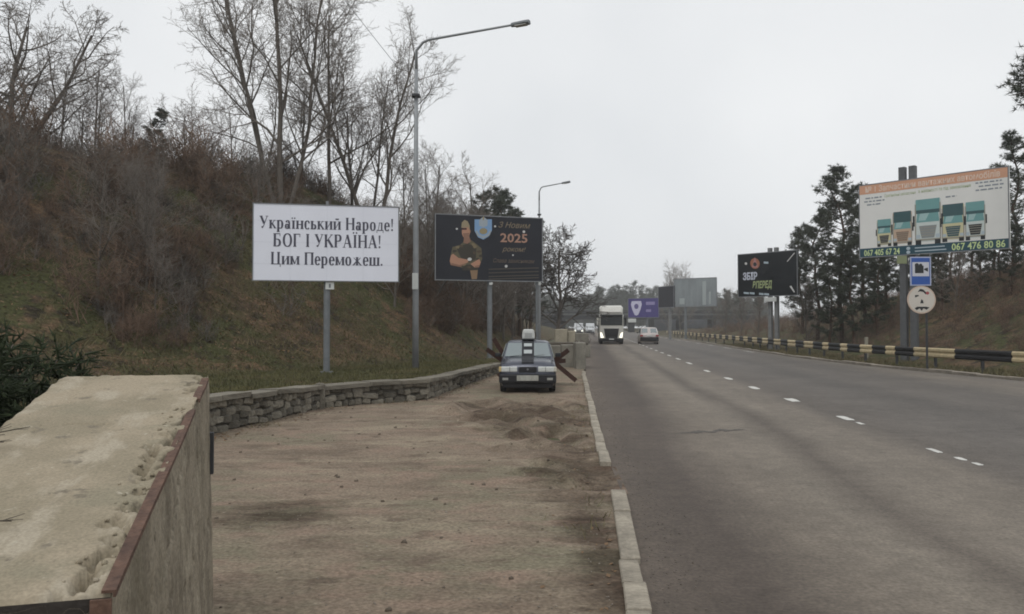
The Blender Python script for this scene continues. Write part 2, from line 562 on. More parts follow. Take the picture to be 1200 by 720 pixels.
M_JUN = mat('juniper_needles', (0.036, 0.050, 0.020), 0.85, 0.5, 3, col2=(0.014, 0.022, 0.010))
M_GRASS = mat('short_grass', (0.130, 0.118, 0.052), 0.9, 0.4, 0.7, col2=(0.075, 0.075, 0.032))
M_DRYGRASS = mat('dry_grass', (0.185, 0.142, 0.080), 0.9, 0.4, 0.45, col2=(0.072, 0.078, 0.034))
M_WHITE = mat('white_vinyl', (0.80, 0.82, 0.90), 0.6, 0.07, .8, stretch=(1, 1, .4), bump=.15, bscale=3)
M_FRAME = mat('board_frame_steel', (0.22, 0.23, 0.24), 0.6, 0.2, 3)
M_INK = mat('dark_ink', (0.085, 0.085, 0.115), 0.7, 0.1, 2)
M_NAVY = mat('black_navy_vinyl', (0.016, 0.018, 0.026), 0.45, 0.25, 1)
M_BLACKV = mat('black_vinyl', (0.010, 0.013, 0.016), 0.4, 0.25, 1)


def paint(name, col, rough=0.5):
    return mat(name, col, rough, 0.06, 3)


# ------------------------------------------------------------------ ground, road
base_v = []
def sheet(name, xs, ys, zf, m, smooth=True):
    X, Y = np.meshgrid(xs, ys)
    Z = zf(X, Y)
    nx, ny = len(xs), len(ys)
    v = np.stack([X.ravel(), Y.ravel(), Z.ravel()], 1)
    i = np.arange((ny - 1) * (nx - 1)); r, c = i // (nx - 1), i % (nx - 1)
    a = r * nx + c
    f = np.stack([a, a + 1, a + nx + 1, a + nx], 1)
    return link(name, mesh_np(name, v, f, smooth), m)

tag(sheet('ground', np.linspace(-440, 440, 45), np.linspace(-60, 700, 45), lambda x, y: x * 0 - 0.06, M_BASE), kind='structure')

KERB_L = [(-60, 0.37), (9, 0.36), (10.8, 0.27), (30, -0.14), (60, -0.3), (700, -0.3)]
KERB_R = [(-60, 19), (5, 17.6), (20, 16.2), (28, 15.0), (35, 13.7), (40, 12.9), (48, 12.4), (65, 12.4), (100, 12.8), (700, 13.0)]
ang = -math.atan(SL)
ys = np.concatenate([np.arange(-40, 90, 1.0), np.arange(90, 690, 12.0)])
vv, ff = [], []
NXR = 9
for y in ys:
    a, b = interp(y, KERB_L) + 0.02, interp(y, KERB_R) - 0.02
    for k in range(NXR):
        vv.append((a + (b - a) * k / (NXR - 1), y, 0.0))
ff = np.array([[r * NXR + c, r * NXR + c + 1, (r + 1) * NXR + c + 1, (r + 1) * NXR + c] for r in range(len(ys) - 1) for c in range(NXR - 1)])
# the mesh is in road coordinates (x across, y along); the object is turned so that y runs down the road
road = link('road', mesh_np('road', vv, ff, True), M_ROAD)
road.rotation_euler = (0, 0, ang)
tag(road, kind='structure')


def ragged(cx, cy, w, h, rnd, n=14, jit=0.22):
    pts = []
    for i in range(n):
        a = 2 * math.pi * i / n
        c_, s_ = math.cos(a), math.sin(a)
        k = max(abs(c_), abs(s_)) * 0.92
        q = 1 - rnd.random() * jit
        pts.append((cx + w / 2 * c_ / k * q, cy + h / 2 * s_ / k * q))
    return pts


rnd = random.Random(3)
def marking(frags):
    b = MB()
    for fpts in frags:
        b.add([(x, y, 0.005) for x, y in fpts], [tuple(range(len(fpts)))])
    me = bpy.data.meshes.new('lane_marking'); me.from_pydata(b.v, [], b.f); me.update()
    return link('lane_marking', me, M_PAINT, road)


def gpt(px, py):
    """ground point under a pixel, in road coordinates"""
    d = CH * F / (py - HZ)
    return ((px - CX) / F * d - SL * d, d)


for grp in ([(1074, 521.5, 14, 8), (1101, 530, 15, 6), (1119, 535.5, 14, 5)], [(978, 486.5, 20, 8), (994, 492, 11, 4)],
            [(920, 466.5, 21, 6)], [(878, 453, 15, 5)], [(849, 442.5, 13, 4)], [(825, 434, 9, 3.4)]):
    fr = []
    for (px, py, w, h) in grp:
        x0, y0 = gpt(px - w / 2, py); x1, _ = gpt(px + w / 2, py)
        _, ya = gpt(px, py + h / 2); _, yb = gpt(px, py - h / 2)
        fr.append(ragged((x0 + x1) / 2, (ya + yb) / 2, max(0.10, (x1 - x0) * 0.55), (yb - ya) * 0.62, rnd))
    marking(fr)
yy = 41.0
while yy < 170:
    marking([ragged(5.05 + (yy - 41) * 0.004, yy, 0.17, 2.0, rnd)])
    yy += 5.2
yy = 7.6
# faint worn edge traces along the far side
for yy in np.arange(60, 150, 9.0):
    marking([ragged(11.7, yy, 0.12, 4.0, rnd, jit=0.4)])

x0, y0 = gpt(788, 506); x1, y1 = gpt(868, 500)
tp_ = []
for k in range(60):
    t = k / 59
    w_ = (.05 + .22 * abs(mnoise.noise(Vector((t * 5, 3, 0))))) * (1 - abs(2 * t - 1) ** 2.5)
    j_ = .18 * mnoise.noise(Vector((t * 7, 8, 0)))
    tp_.append((x0 + (x1 - x0) * t, y0 + (y1 - y0) * t + j_, w_ * (1 + .6 * mnoise.noise(Vector((t * 30, 1, 0)))), w_ * (1 + .6 * mnoise.noise(Vector((t * 30, 9, 0))))))
me = mesh_np('tar_patch', [(x, y - w * 1.6, .004) for x, y, w, w2 in tp_] + [(x, y + w2 * 1.6, .004) for x, y, w, w2 in tp_], np.array([[k, k + 1, 61 + k, 60 + k] for k in range(59)]))
link('tar_patch', me, mat('tar_patch', (.115, .103, .09), .8, .4, 3, col2=(.07, .062, .055), fine=20, fvar=.3), road)

# ------------------------------------------------------------------ kerbs (each stone its own piece)
def stone_mesh(sx, sy, sz, seed, jit=0.012, bev=0.015):
    rr = random.Random(seed)
    bm = bmesh.new()
    bmesh.ops.create_cube(bm, size=1.0)
    for q in bm.verts:
        q.co = Vector((q.co.x * sx, q.co.y * sy, q.co.z * sz)) + Vector([rr.uniform(-jit, jit) for _ in range(3)])
    bmesh.ops.bevel(bm, geom=bm.edges[:], offset=bev, segments=1, affect='EDGES')
    me = bpy.data.meshes.new('stone'); bm.to_mesh(me); bm.free()
    return me


kerbL = empty('kerb'); tag(kerbL, kind='structure')
KM = [stone_mesh(0.16, 1.0, 0.26, i, 0.006, 0.010) for i in range(6)]
for me in KM: me.materials.append(M_KERB)
jo = [1.0, 2.05, 3.1, 4.15, 5.2, 5.76, 6.36, 7.96, 9.0]
for i in range(len(jo) - 1):
    yc, ln = (jo[i] + jo[i + 1]) / 2, jo[i + 1] - jo[i] - 0.028
    o = link('kerb_stone', KM[i % 6], None, kerbL)
    xr = interp(yc, KERB_L) - 0.07 + 0.03
    o.location = (RX(xr, yc) + rnd.uniform(-.01, .01), yc, -0.13 + 0.055 + rnd.uniform(-.006, .006))
    o.rotation_euler = (rnd.uniform(-.004, .004), rnd.uniform(-.02, .02), ang + rnd.uniform(-.006, .006))
    o.scale = (1, ln, 1)
yc = 10.75
i = 0
while yc < 31.5:
    ln = 0.98
    c = yc + ln / 2
    o = link('kerb_stone', KM[(i * 5 + 2) % 6], None, kerbL)
    xr = interp(c, KERB_L) - 0.06 + rnd.uniform(-.010, .010)
    o.location = (RX(xr, c), c, -0.13 + (0.085 if i == 0 else 0.06) + rnd.uniform(-.012, .010))
    o.rotation_euler = (rnd.uniform(-.012, .012) + (0.02 if i == 0 else 0), rnd.uniform(-.03, .03), ang + 0.021 + rnd.uniform(-.006, .006))
    o.scale = (0.92, ln - 0.024, 1)
    yc += ln; i += 1

kerbR = empty('kerb'); tag(kerbR, kind='structure')
KM2 = [stone_mesh(0.2, 1.0, 0.3, 20 + i, 0.02, 0.02) for i in range(5)]
for me in KM2: me.materials.append(M_KERBOLD)
yc = 18.0; i = 0
while yc < 110:
    ln = 1.5 if yc < 70 else 3.0
    c = yc + ln / 2
    xa, xb = RX(interp(yc, KERB_R), yc), RX(interp(yc + ln, KERB_R), yc + ln)
    o = link('kerb_stone', KM2[i % 5], None, kerbR)
    o.location = ((xa + xb) / 2 + 0.08, c, -0.15 + 0.11 + rnd.uniform(-.02, .015))
    L = math.hypot(xb - xa, ln)
    o.rotation_euler = (rnd.uniform(-.006, .006), rnd.uniform(-.03, .03), -math.atan2(xb - xa, ln))
    o.scale = (1, L - 0.02, 1)
    yc += ln; i += 1

# ------------------------------------------------------------------ left bank and dirt lot
WALL = [(6, -6.3), (10, -5.8), (14, -5.2), (16, -4.78), (18.3, -4.37), (20.3, -2.16), (23, -1.84), (27.5, -1.15), (32, -0.52)]   # (ahead, across) foot of the stone wall
WALLTOP = [(6, .72), (14, .68), (18.3, .54), (20.3, .56), (23, .5), (32, .42)]
EDGE = [(-60, -8), (6, -6.3)] + WALL[1:] + [(35, -0.3), (40, 0.3), (60, 1.6), (100, 4.6), (150, 9.2), (420, 36)]
FOOT = np.array([(-34, -60), (-22, -4), (-16, 10), (-11.4, 20), (-7.2, 26.5), (-3.6, 32.5), (-1.2, 40), (0.8, 60), (4, 100), (8.6, 150), (35, 420)], float)


def signed_dist(pts, line):
    best = np.full(len(pts), 1e9); sg = np.ones(len(pts))
    for a, b in zip(line[:-1], line[1:]):
        ab = b - a
        t = np.clip(((pts - a) @ ab) / (ab @ ab), 0, 1)
        q = a + t[:, None] * ab
        d = np.hypot(*(pts - q).T)
        cr_ = ab[0] * (pts[:, 1] - a[1]) - ab[1] * (pts[:, 0] - a[0])
        up = d < best
        best = np.where(up, d, best); sg = np.where(up, np.sign(cr_), sg)
    return best * sg


def wob(x, y, s, seed):
    k = np.array([np.sin(x * s * a + y * s * b + c) for a, b, c in
                  [(1.0, .35, seed), (-.6, .9, seed * 2.1), (.25, -1.4, seed * 3.7), (1.7, 1.1, seed * .7), (-2.3, .6, seed * 1.3)]])
    return (k * np.array([.4, .3, .25, .15, .12])[:, None]).sum(0)


def h_left(x, y):
    x, y = np.atleast_1d(np.asarray(x, float)), np.atleast_1d(np.asarray(y, float))
    d = signed_dist(np.stack([x, y], 1), FOOT)
    basez = np.interp(y, [-60, 14, 18, 32, 36, 60, 400], [.62, .6, .48, .40, .3, 0.1, 0.1])
    t = np.clip(d / np.interp(y, [28, 44], [15.0, 10.0]), 0, 1)
    crest = np.interp(y, [0, 20, 45, 80, 130, 200, 420], [8.2, 8.4, 9.3, 8.4, 5.5, 2.5, 1.5])
    z = basez + crest * (t * t * (3 - 2 * t) * 0.55 + t * 0.45) + np.clip(d - 15, 0, 40) * 0.045
    z += wob(x, y, .55, 1.3) * 0.35 * np.clip(d / 4, 0, 1) + wob(x, y, 1.7, 4.1) * 0.10 * np.clip(d / 3, 0.15, 1)
    return z


rows = np.concatenate([np.arange(-12, 45, 0.4), np.arange(45, 120, 1.5), np.arange(120, 421, 10)])
s = np.linspace(0, 1, 80)
off = 75 * s ** 1.7
vv = []
for y in rows:
    xe = interp(y, EDGE) - (0.12 if y <= 33 else 0)
    for o_ in off:
        vv.append((xe - o_, y, 0))
vv = np.array(vv)
vv[:, 2] = h_left(vv[:, 0], vv[:, 1])
n = len(off)
edge_mask = np.tile(np.arange(n) == 0, len(rows)) & (vv[:, 1] > 34)
vv[edge_mask, 2] = -0.08
ff = np.array([[r * n + c + 1, r * n + c, (r + 1) * n + c, (r + 1) * n + c + 1] for r in range(len(rows) - 1) for c in range(n - 1)])
tag(link('embankment', mesh_np('embankment', vv, ff, True), M_BANK), kind='structure')

# right bank
EDGE_R = [(-60, 26), (5, 23), (20, 20.5), (30, 18.2), (40, 16.2), (50, 15.6), (100, 15.6), (420, 16)]
def h_right(x, y):
    x, y = np.atleast_1d(np.asarray(x, float)), np.atleast_1d(np.asarray(y, float))
    xe = np.interp(y, [p[0] for p in EDGE_R], [p[1] for p in EDGE_R]) + SL * y
    d = x - xe
    t = np.clip(d / 17.0, 0, 1)
    crest = np.interp(y, [0, 30, 60, 110, 200, 420], [7.5, 7.5, 6.5, 3.2, 1.2, 1.2])
    z = -0.05 + crest * (t * t * (3 - 2 * t) * 0.5 + t * 0.5) + wob(x, y, .5, 2.2) * .3 * np.clip(d / 4, 0, 1)
    return z
off = 90 * np.linspace(0, 1, 60) ** 1.7
rows = np.concatenate([np.arange(0, 80, 1.0), np.arange(80, 421, 10)])
vv = np.array([(interp(y, EDGE_R) + SL * y + o_, y, 0) for y in rows for o_ in off])
vv[:, 2] = h_right(vv[:, 0], vv[:, 1])
n = len(off)
vv[np.tile(np.arange(n) == 0, len(rows)), 2] = -0.1
ff = np.array([[r * n + c, r * n + c + 1, (r + 1) * n + c + 1, (r + 1) * n + c] for r in range(len(rows) - 1) for c in range(n - 1)])
tag(link('embankment', mesh_np('embankment', vv, ff, True), M_BANK), kind='structure')

# dirt lot: fine relief with churned ruts in front of the car
def gxy(px, py):
    d_ = CH * F / (py - HZ)
    return ((px - CX) / F * d_, d_)
RIDGES = []
for pl_, h_, w_ in (([(530, 483), (548, 475), (575, 474), (600, 480)], .15, .42), ([(556, 492), (590, 489), (622, 498), (640, 507)], .15, .36), ([(600, 486), (634, 480), (655, 488)], .12, .34),
                    ([(612, 512), (650, 506), (690, 520)], .11, .28), ([(590, 528), (625, 520), (668, 528)], .07, .22), ([(612, 553), (640, 556), (668, 566)], .06, .15), ([(640, 543), (668, 553), (704, 561)], .08, .16), ([(640, 470), (665, 476), (690, 492)], .10, .34)):
    RIDGES.append(([gxy(*q) for q in pl_], h_, w_))


def ridge_z(x, y):
    z = 0.0
    for pts, h_, w_ in RIDGES:
        best, bs = 9.0, 1
        for (xa, ya), (xb, yb) in zip(pts[:-1], pts[1:]):
            dx, dy = xb - xa, yb - ya
            t = max(0, min(1, ((x - xa) * dx + (y - ya) * dy) / (dx * dx + dy * dy)))
            qx, qy = x - xa - t * dx, (y - ya - t * dy)
            dd = math.hypot(qx, qy)
            if dd < best: best, bs = dd, (1 if qy > 0 else -1)
        if best < w_ * 3:
            u = best / w_ * bs + .35 * mnoise.noise(Vector((x * 2.5, y * 2.5, 4)))
            z += .68 * h_ * (1 + .8 * mnoise.noise(Vector((x * 1.9, y * 1.9, 1)))) * (math.exp(-(u - .25) ** 2 * 2.2) - .75 * math.exp(-(u + .75) ** 2 * 2.2))
    return z


def lot_mound(x, y):
    return math.exp(-(((x - 0.45) / 1.7) ** 2 + ((y - 16.0) / 4.0) ** 2))
def lot_z(x, y):
    p = Vector((x * 1.1, y * 0.8, 0))
    z = 0.012 * mnoise.noise(p) + 0.010 * mnoise.noise(p * 4.0)
    # churned mound round the foot of the kerb and before the car
    g = lot_mound(x, y)
    rp = abs(mnoise.noise(Vector((x * 0.7 + 3, y * 1.1, 2.0)))) * 2
    z += g * (0.14 * (0.6 - rp) + 0.08 * mnoise.noise(p * 2.2) + 0.045 * mnoise.noise(p * 6.0))
    if y < 24: z += ridge_z(x, y)
    g2 = math.exp(-(((x - 0.9) / 0.8) ** 2 + ((y - 10.4) / 1.6) ** 2))
    z += g2 * (0.17 * mnoise.noise(Vector((x * 1.2, y * 2.4, 5))) - 0.02)
    return z
rows = np.concatenate([np.arange(1.0, 14, 0.10), np.arange(14, 34, 0.13), np.arange(34, 70, 0.6)])
NC = 84
vv = []
for y in rows:
    xa = interp(y, EDGE) - 0.05 if y <= 33 else interp(y, EDGE) - 0.6
    if y < 6: xa = -6.5
    xb = RX(interp(y, KERB_L), y) - (0.06 if (y < 9 or y > 10.75) else -0.08)
    for k in range(NC):
        x = xa + (xb - xa) * k / (NC - 1)
        e = min(1.0, (NC - 1 - k) / 6.0)
        vv.append((x, y, 0.012 + lot_z(x, y) * (0.25 + 0.75 * e)))
ff = np.array([[r * NC + c, r * NC + c + 1, (r + 1) * NC + c + 1, (r + 1) * NC + c] for r in range(len(rows) - 1) for c in range(NC - 1)])
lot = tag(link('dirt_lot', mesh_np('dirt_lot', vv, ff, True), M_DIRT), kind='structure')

# ------------------------------------------------------------------ scatter helpers
def cones(base, tip, rad, n=3):
    """slim n-sided spikes from base points to tips, as arrays"""
    base, tip = np.asarray(base, float), np.asarray(tip, float)
    d = tip - base
    L = np.linalg.norm(d, axis=1, keepdims=True) + 1e-9
    d = d / L
    ref = np.where(np.abs(d[:, 2:3]) < 0.9, np.array([[0, 0, 1.0]]), np.array([[1.0, 0, 0]]))
    a = np.cross(d, ref); a /= np.linalg.norm(a, axis=1, keepdims=True)
    b = np.cross(d, a)
    rad = np.broadcast_to(np.asarray(rad, float).reshape(-1, 1), (len(base), 1))
    vs = [base + rad * (a * math.cos(2 * math.pi * k / n) + b * math.sin(2 * math.pi * k / n)) for k in range(n)] + [tip]
    v = np.stack(vs, 1).reshape(-1, 3)
    i = np.arange(len(base)) * (n + 1)
    f = np.concatenate([np.stack([i + k, i + (k + 1) % n, i + n], 1) for k in range(n)])
    return v, f


def join_np(parts):
    v, f, k = [], [], 0
    for a, b in parts:
        v.append(a); f.append(b + k); k += len(a)
    return np.concatenate(v), np.concatenate(f)


def shrub_proto(seed, stems=13, h=1.6, spread=0.75, sub=5, r0=0.016):
    g = np.random.default_rng(seed)
    B, T, Rr = [], [], []
    for _ in range(stems):
        a = g.uniform(0, 2 * math.pi); lean = g.uniform(0.1, 1.0) * spread
        p = np.array([g.normal(0, .12), g.normal(0, .12), -0.1])
        L = h * g.uniform(.55, 1.1)
        tip = p + np.array([math.cos(a) * lean * L, math.sin(a) * lean * L, L * (1 - .35 * lean)])
        mid = (p + tip) / 2 + g.normal(0, .09, 3) * L
        B += [p, mid]; T += [mid + (mid - p) * .12, tip]; Rr += [r0 * 1.25, r0]
        for _ in range(sub):
            t = g.uniform(.25, .95)
            q = p + (mid - p) * t * 2 if t < .5 else mid + (tip - mid) * (t - .5) * 2
            dd = g.normal(0, 1, 3); dd[2] = abs(dd[2]) * .7 + .25
            dd /= np.linalg.norm(dd)
            B.append(q); T.append(q + dd * L * g.uniform(.2, .45)); Rr.append(r0 * .7)
    return cones(B, T, Rr)


def scatter(protos, pts, scales, zs, g):
    parts = []
    for (x, y), sc_, z in zip(pts, scales, zs):
        v, f = protos[g.integers(len(protos))]
        a = g.uniform(0, 2 * math.pi)
        c_, s_ = math.cos(a) * sc_, math.sin(a) * sc_
        w = np.empty_like(v)
        w[:, 0] = v[:, 0] * c_ - v[:, 1] * s_ + x
        w[:, 1] = v[:, 0] * s_ + v[:, 1] * c_ + y
        w[:, 2] = v[:, 2] * sc_ + z
        parts.append((w, f))
    return join_np(parts)


# ------------------------------------------------------------------ stone retaining wall
wall = empty('stone_wall', (P(255, 508, 14).x, 14, 0), 0, 'low rubble stone retaining wall with flat cap slabs along the dirt lot', 'wall')
W0 = Vector(wall.location)
path = [Vector((x, y, 0)) for y, x in WALL]
SM = []
for i in range(10):
    rr = random.Random(100 + i)
    bm = bmesh.new()
    bmesh.ops.create_cube(bm, size=1.0)
    bmesh.ops.bevel(bm, geom=bm.edges[:], offset=0.17, segments=1, affect='EDGES')
    for q in bm.verts:
        q.co += Vector([rr.uniform(-.07, .07) for _ in range(3)])
    me = bpy.data.meshes.new('stone'); bm.to_mesh(me); bm.free()
    for p_ in me.polygons: p_.use_smooth = False
    me.materials.append(M_STONE)
    SM.append(me)
core = MB()
tw = 0.34
rnd = random.Random(11)
cnt = 0
for a, b in zip(path[:-1], path[1:]):
    if b.y <= 10.5:
        continue
    d = (b - a); L = d.length; u = d / L; nrm = Vector((-u.y, u.x, 0))
    if nrm.x > 0: nrm = -nrm      # towards the bank
    ha, hb = interp(a.y, WALLTOP), interp(b.y, WALLTOP)
    q = [a + nrm * 0.05, b + nrm * 0.05, b + nrm * tw, a + nrm * tw]
    zs_ = [ha - .1, hb - .1, hb - .1, ha - .1]
    core.add([(p.x - W0.x, p.y - W0.y, -0.1) for p in q] + [(p.x - W0.x, p.y - W0.y, z) for p, z in zip(q, zs_)],
             [(0, 1, 5, 4), (1, 2, 6, 5), (2, 3, 7, 6), (3, 0, 4, 7), (4, 5, 6, 7)])
    rot = math.atan2(u.y, u.x)
    big = 0.27 if b.y < 24 else 0.42
    nc = 4 if b.y < 17 else 3
    for c in range(nc):
        s_ = rnd.uniform(-.1, 0.05)
        while s_ < L - 0.05:
            w = rnd.uniform(.5, 1.6) * big
            t = min(1, max(0, (s_ + w / 2) / L))
            H = (ha + (hb - ha) * t) - 0.08
            ch = H / nc
            p = a + u * (s_ + w / 2) + nrm * rnd.uniform(0.075, 0.115)
            o = link('stone', SM[rnd.randrange(10)], None, wall)
            o.location = (p.x - W0.x, p.y - W0.y, ch * (c + .5) + rnd.uniform(-.04, .04))
            o.scale = (w * .93, 0.24, ch * rnd.uniform(.80, 1.12))
            o.rotation_euler = (rnd.uniform(-.08, .08), rnd.uniform(-.16, .16), rot + rnd.uniform(-.06, .06))
            s_ += w; cnt += 1
    # cap slabs
    s_ = 0.0
    while s_ < L - 0.05:
        w = min(rnd.uniform(.7, 1.25), L - s_)
        t = (s_ + w / 2) / L
        p = a + u * (s_ + w / 2) + nrm * (tw / 2 - 0.03)
        o = link('cap_slab', stone_mesh(1, 1, 1, rnd.randrange(999), .03, .04), M_CAP, wall)
        o.location = (p.x - W0.x, p.y - W0.y, ha + (hb - ha) * t - .05 + rnd.uniform(-.015, .012))
        o.scale = (w - .015, tw + .16, .10)
        o.rotation_euler = (rnd.uniform(-.02, .02), math.atan2(-(hb - ha), L) + rnd.uniform(-.02, .02), rot + rnd.uniform(-.02, .02))
        s_ += w
core.build('mortar_core', M_MORTAR, wall)
# an upright squared stone where the wall bends
o = link('corner_pier', stone_mesh(.16, .3, .64, 5, .01, .03), M_STONE, wall)
o.location = (-4.40 - W0.x, 18.25 - W0.y, .27)
o.rotation_euler = (0, 0, .5)

# ------------------------------------------------------------------ foreground concrete block
HB = 1.604
HN = 1.155                                  # the top falls towards the near end
far_r = Vector((-1.909, 5.0, 0)); near_r = Vector((-1.130, 2.25, 0))
ax = (far_r - near_r); LB = ax.length; ax /= LB
lf = Vector((-ax.y, ax.x, 0))              # to the left of the block's axis
WB = 0.83
def TP(x): return HN + (HB - HN) * x / LB
blk = empty('concrete_block', near_r, 0, 'weathered concrete block with crumbling edge and rusty angle iron along its top', 'concrete block')
blk.rotation_euler = (0, 0, math.atan2(ax.y, ax.x))   # local x along the block, local y to the left
NL, NW = 300, 84
vs = []
def chip(x, y):
    """how deep the top is broken away; y is the distance from the angle iron edge"""
    v = 0.0
    along = max(0.0, min(1.0, (1.98 - x) / 0.35)) if x < 2.02 else (0.7 if x > 2.3 else 0.05)
    wid = 0.115 + 0.09 * mnoise.noise(Vector((x * 3.1, 1.7, 0))) + 0.08 * mnoise.noise(Vector((x * 11.0, 4.0, 0))) + .03 * mnoise.noise(Vector((x * 34, 2, 0)))
    wid *= along
    if y < wid + 0.05:
        k = min(1.0, max(0.0, (wid - y) / 0.010 + 0.1))
        v = k * max(0.002, 0.016 + 0.11 * mnoise.noise(Vector((x * 13, y * 17, 1.0))) + 0.022 * mnoise.noise(Vector((x * 45, y * 45, 3))))
    v += 0.004 * mnoise.noise(Vector((x * 2.0, y * 3.0, 9))) + 0.0015 * mnoise.noise(Vector((x * 25, y * 25, 9)))
    e = min(LB - x, WB - y, x + .0)
    if e < 0.04:
        v += max(0, 0.012 + 0.02 * mnoise.noise(Vector((x * 9, y * 9, 7)))) * (1 - e / 0.04)
    # scratches and a shallow cast joint
    if abs((x - 1.75) + 0.02 * mnoise.noise(Vector((y * 9, 0, 0)))) < 0.010 and 0.33 < y < 0.55: v += 0.008
    if abs(y - 0.63 - 0.015 * mnoise.noise(Vector((x * 5, 0, 2)))) < 0.012 and x > 1.6: v += 0.006
    return v
for i in range(NL + 1):
    for j in range(NW + 1):
        x, y = LB * i / NL, WB * (j / NW) ** 1.5
        rim = .025 if i == 0 else .07 if (i == NL or j == NW) else 0      # the rim turns down over the other faces
        vs.append((x, y, TP(x) - chip(x, y) - rim))
fs = [(i * (NW + 1) + j, (i + 1) * (NW + 1) + j, (i + 1) * (NW + 1) + j + 1, i * (NW + 1) + j + 1) for i in range(NL) for j in range(NW)]
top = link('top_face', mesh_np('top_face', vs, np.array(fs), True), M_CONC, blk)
# right face with shallow board marks and pits
vs = []
NZ = 60
def side(x, z):
    v = 0.004 * mnoise.noise(Vector((x * 6, z * 1.2, 2))) + 0.006 * mnoise.noise(Vector((x * 2, z * 2, 5)))
    v += 0.006 * mnoise.noise(Vector((x * 14, z * 9, 6)))
    pit = mnoise.noise(Vector((x * 7 + z * 3, z * 7 - x * 2, 8)))
    if pit > .42: v -= (pit - .42) * .14
    for (xa, za, xb, zb) in ((.95, .92, 1.35, 1.12), (0.75, 0.62, 1.15, 0.80), (1.35, 1.16, 1.7, 1.30), (.45, .5, .62, .66)):
        t = ((x - xa) * (xb - xa) + (z - za) * (zb - za)) / ((xb - xa) ** 2 + (zb - za) ** 2)
        if 0 < t < 1:
            dd = math.hypot(x - xa - t * (xb - xa), z - za - t * (zb - za)) + 0.008 * mnoise.noise(Vector((x * 20, z * 20, 0)))
            if dd < 0.016: v -= 0.018
    return v
for i in range(NL + 1):
    for j in range(NZ + 1):
        x = LB * i / NL; z = (TP(x) - 0.004) * j / NZ - 0.05 * (1 - j / NZ)
        zt = TP(x) - chip(x, 0) if j == NZ else z
        vs.append((x, -side(x, z) * (1 if 0 < i < NL else 0) - .045 * (1 - z / TP(x)), min(z, zt)))
fs = [(i * (NZ + 1) + j, (i + 1) * (NZ + 1) + j, (i + 1) * (NZ + 1) + j + 1, i * (NZ + 1) + j + 1) for i in range(NL) for j in range(NZ)]
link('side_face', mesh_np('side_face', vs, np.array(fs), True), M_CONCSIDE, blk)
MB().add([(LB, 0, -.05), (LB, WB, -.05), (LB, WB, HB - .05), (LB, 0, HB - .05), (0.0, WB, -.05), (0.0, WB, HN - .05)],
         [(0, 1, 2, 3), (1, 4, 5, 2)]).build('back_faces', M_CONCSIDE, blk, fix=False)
MB().add([(.004, 0, -.05), (.004, WB, -.05), (0, WB, HN - .018), (0, 0, HN - .018)], [(3, 2, 1, 0)]).build('end_face', M_ENDSHADE, blk, fix=False)
# angle iron let into the right edge, in two lengths, and one down the near corner
def angle_iron(name, x0, x1, w, lift0, lift1):
    b = MB()
    n_ = 14
    ringsA = []
    for i in range(n_ + 1):
        t = i / n_; x = x0 + (x1 - x0) * t; z = TP(x) + lift0 + (lift1 - lift0) * t + 0.004 * math.sin(t * 7)
        ringsA.append([Vector((x, -0.016, z)), Vector((x, w, z)), Vector((x, w, z - .008)), Vector((x, -0.008, z - .008)), Vector((x, -0.008, z - w * .9)), Vector((x, -0.016, z - w * .9))])
    b.loft(ringsA)
    return b.build(name, M_RUST, blk)
angle_iron('angle_iron', -0.005, 1.98, 0.022, 0.004, -0.004)
angle_iron('angle_iron', 2.2, LB - 0.17, 0.024, -0.001, 0.003)
MB().box((-.007, .022, HN / 2 - .02), (.012, .055, HN)).build('corner_iron', M_RUST, blk)
MB().box((LB + .006, -.020, 1.10), (.05, .03, .26), bev=.004).build('steel_insert', M_DKSTEEL, blk)
# loose crumbs of broken concrete along the chipped edge
vsx = []
g = np.random.default_rng(5)
parts = []
for _ in range(60):
    x = g.uniform(.05, 2.0); y = abs(g.normal(.05, .04)) + .03
    s_ = g.uniform(.003, .009)
    c0 = np.array([(-1, -1, -.6), (1, -1, -.6), (1, 1, -.6), (-1, 1, -.6), (-.7, -.6, .8), (.8, -.7, .6), (.6, .8, .9), (-.8, .6, .5)]) * s_ * g.uniform(.7, 1.3, (8, 3))
    parts.append((c0 + np.array([x, y, TP(x) - chip(x, y) + s_ * .3]), np.array([(0, 3, 2, 1), (4, 5, 6, 7), (0, 1, 5, 4), (1, 2, 6, 5), (2, 3, 7, 6), (3, 0, 4, 7)])))
v, f = join_np(parts)
tag(link('concrete_crumbs', mesh_np('concrete_crumbs', v, f), M_CONC, blk), kind='stuff')


# ------------------------------------------------------------------ lettering with serifs for the white board
TK, TN = 0.185, 0.065
def st_line(x0, y0, x1, y1, w):
    d = math.hypot(x1 - x0, y1 - y0); nx, ny = -(y1 - y0) / d * w / 2, (x1 - x0) / d * w / 2
    return [(x0 + nx, y0 + ny), (x0 - nx, y0 - ny), (x1 - nx, y1 - ny), (x1 + nx, y1 + ny)]
def st_arc(cx, cy, rx, ry, a0, a1, n=14):
    out = []
    for i in range(n):
        q = []
        for k in (i, i + 1):
            a = R(a0 + (a1 - a0) * k / n)
            w = TN + (TK - TN) * abs(math.cos(a))
            q.append(((cx + (rx - w / 2) * math.cos(a), cy + (ry - TN / 2) * math.sin(a)), w, a))
        (p, w0, aa), (p2, w1, ab) = q
        o0 = (p[0] + w0 / 2 * math.cos(aa), p[1] + w0 / 2 * math.sin(aa)); i0 = (p[0] - w0 / 2 * math.cos(aa), p[1] - w0 / 2 * math.sin(aa))
        o1 = (p2[0] + w1 / 2 * math.cos(ab), p2[1] + w1 / 2 * math.sin(ab)); i1 = (p2[0] - w1 / 2 * math.cos(ab), p2[1] - w1 / 2 * math.sin(ab))
        out.append([o0, o1, i1, i0])
    return out
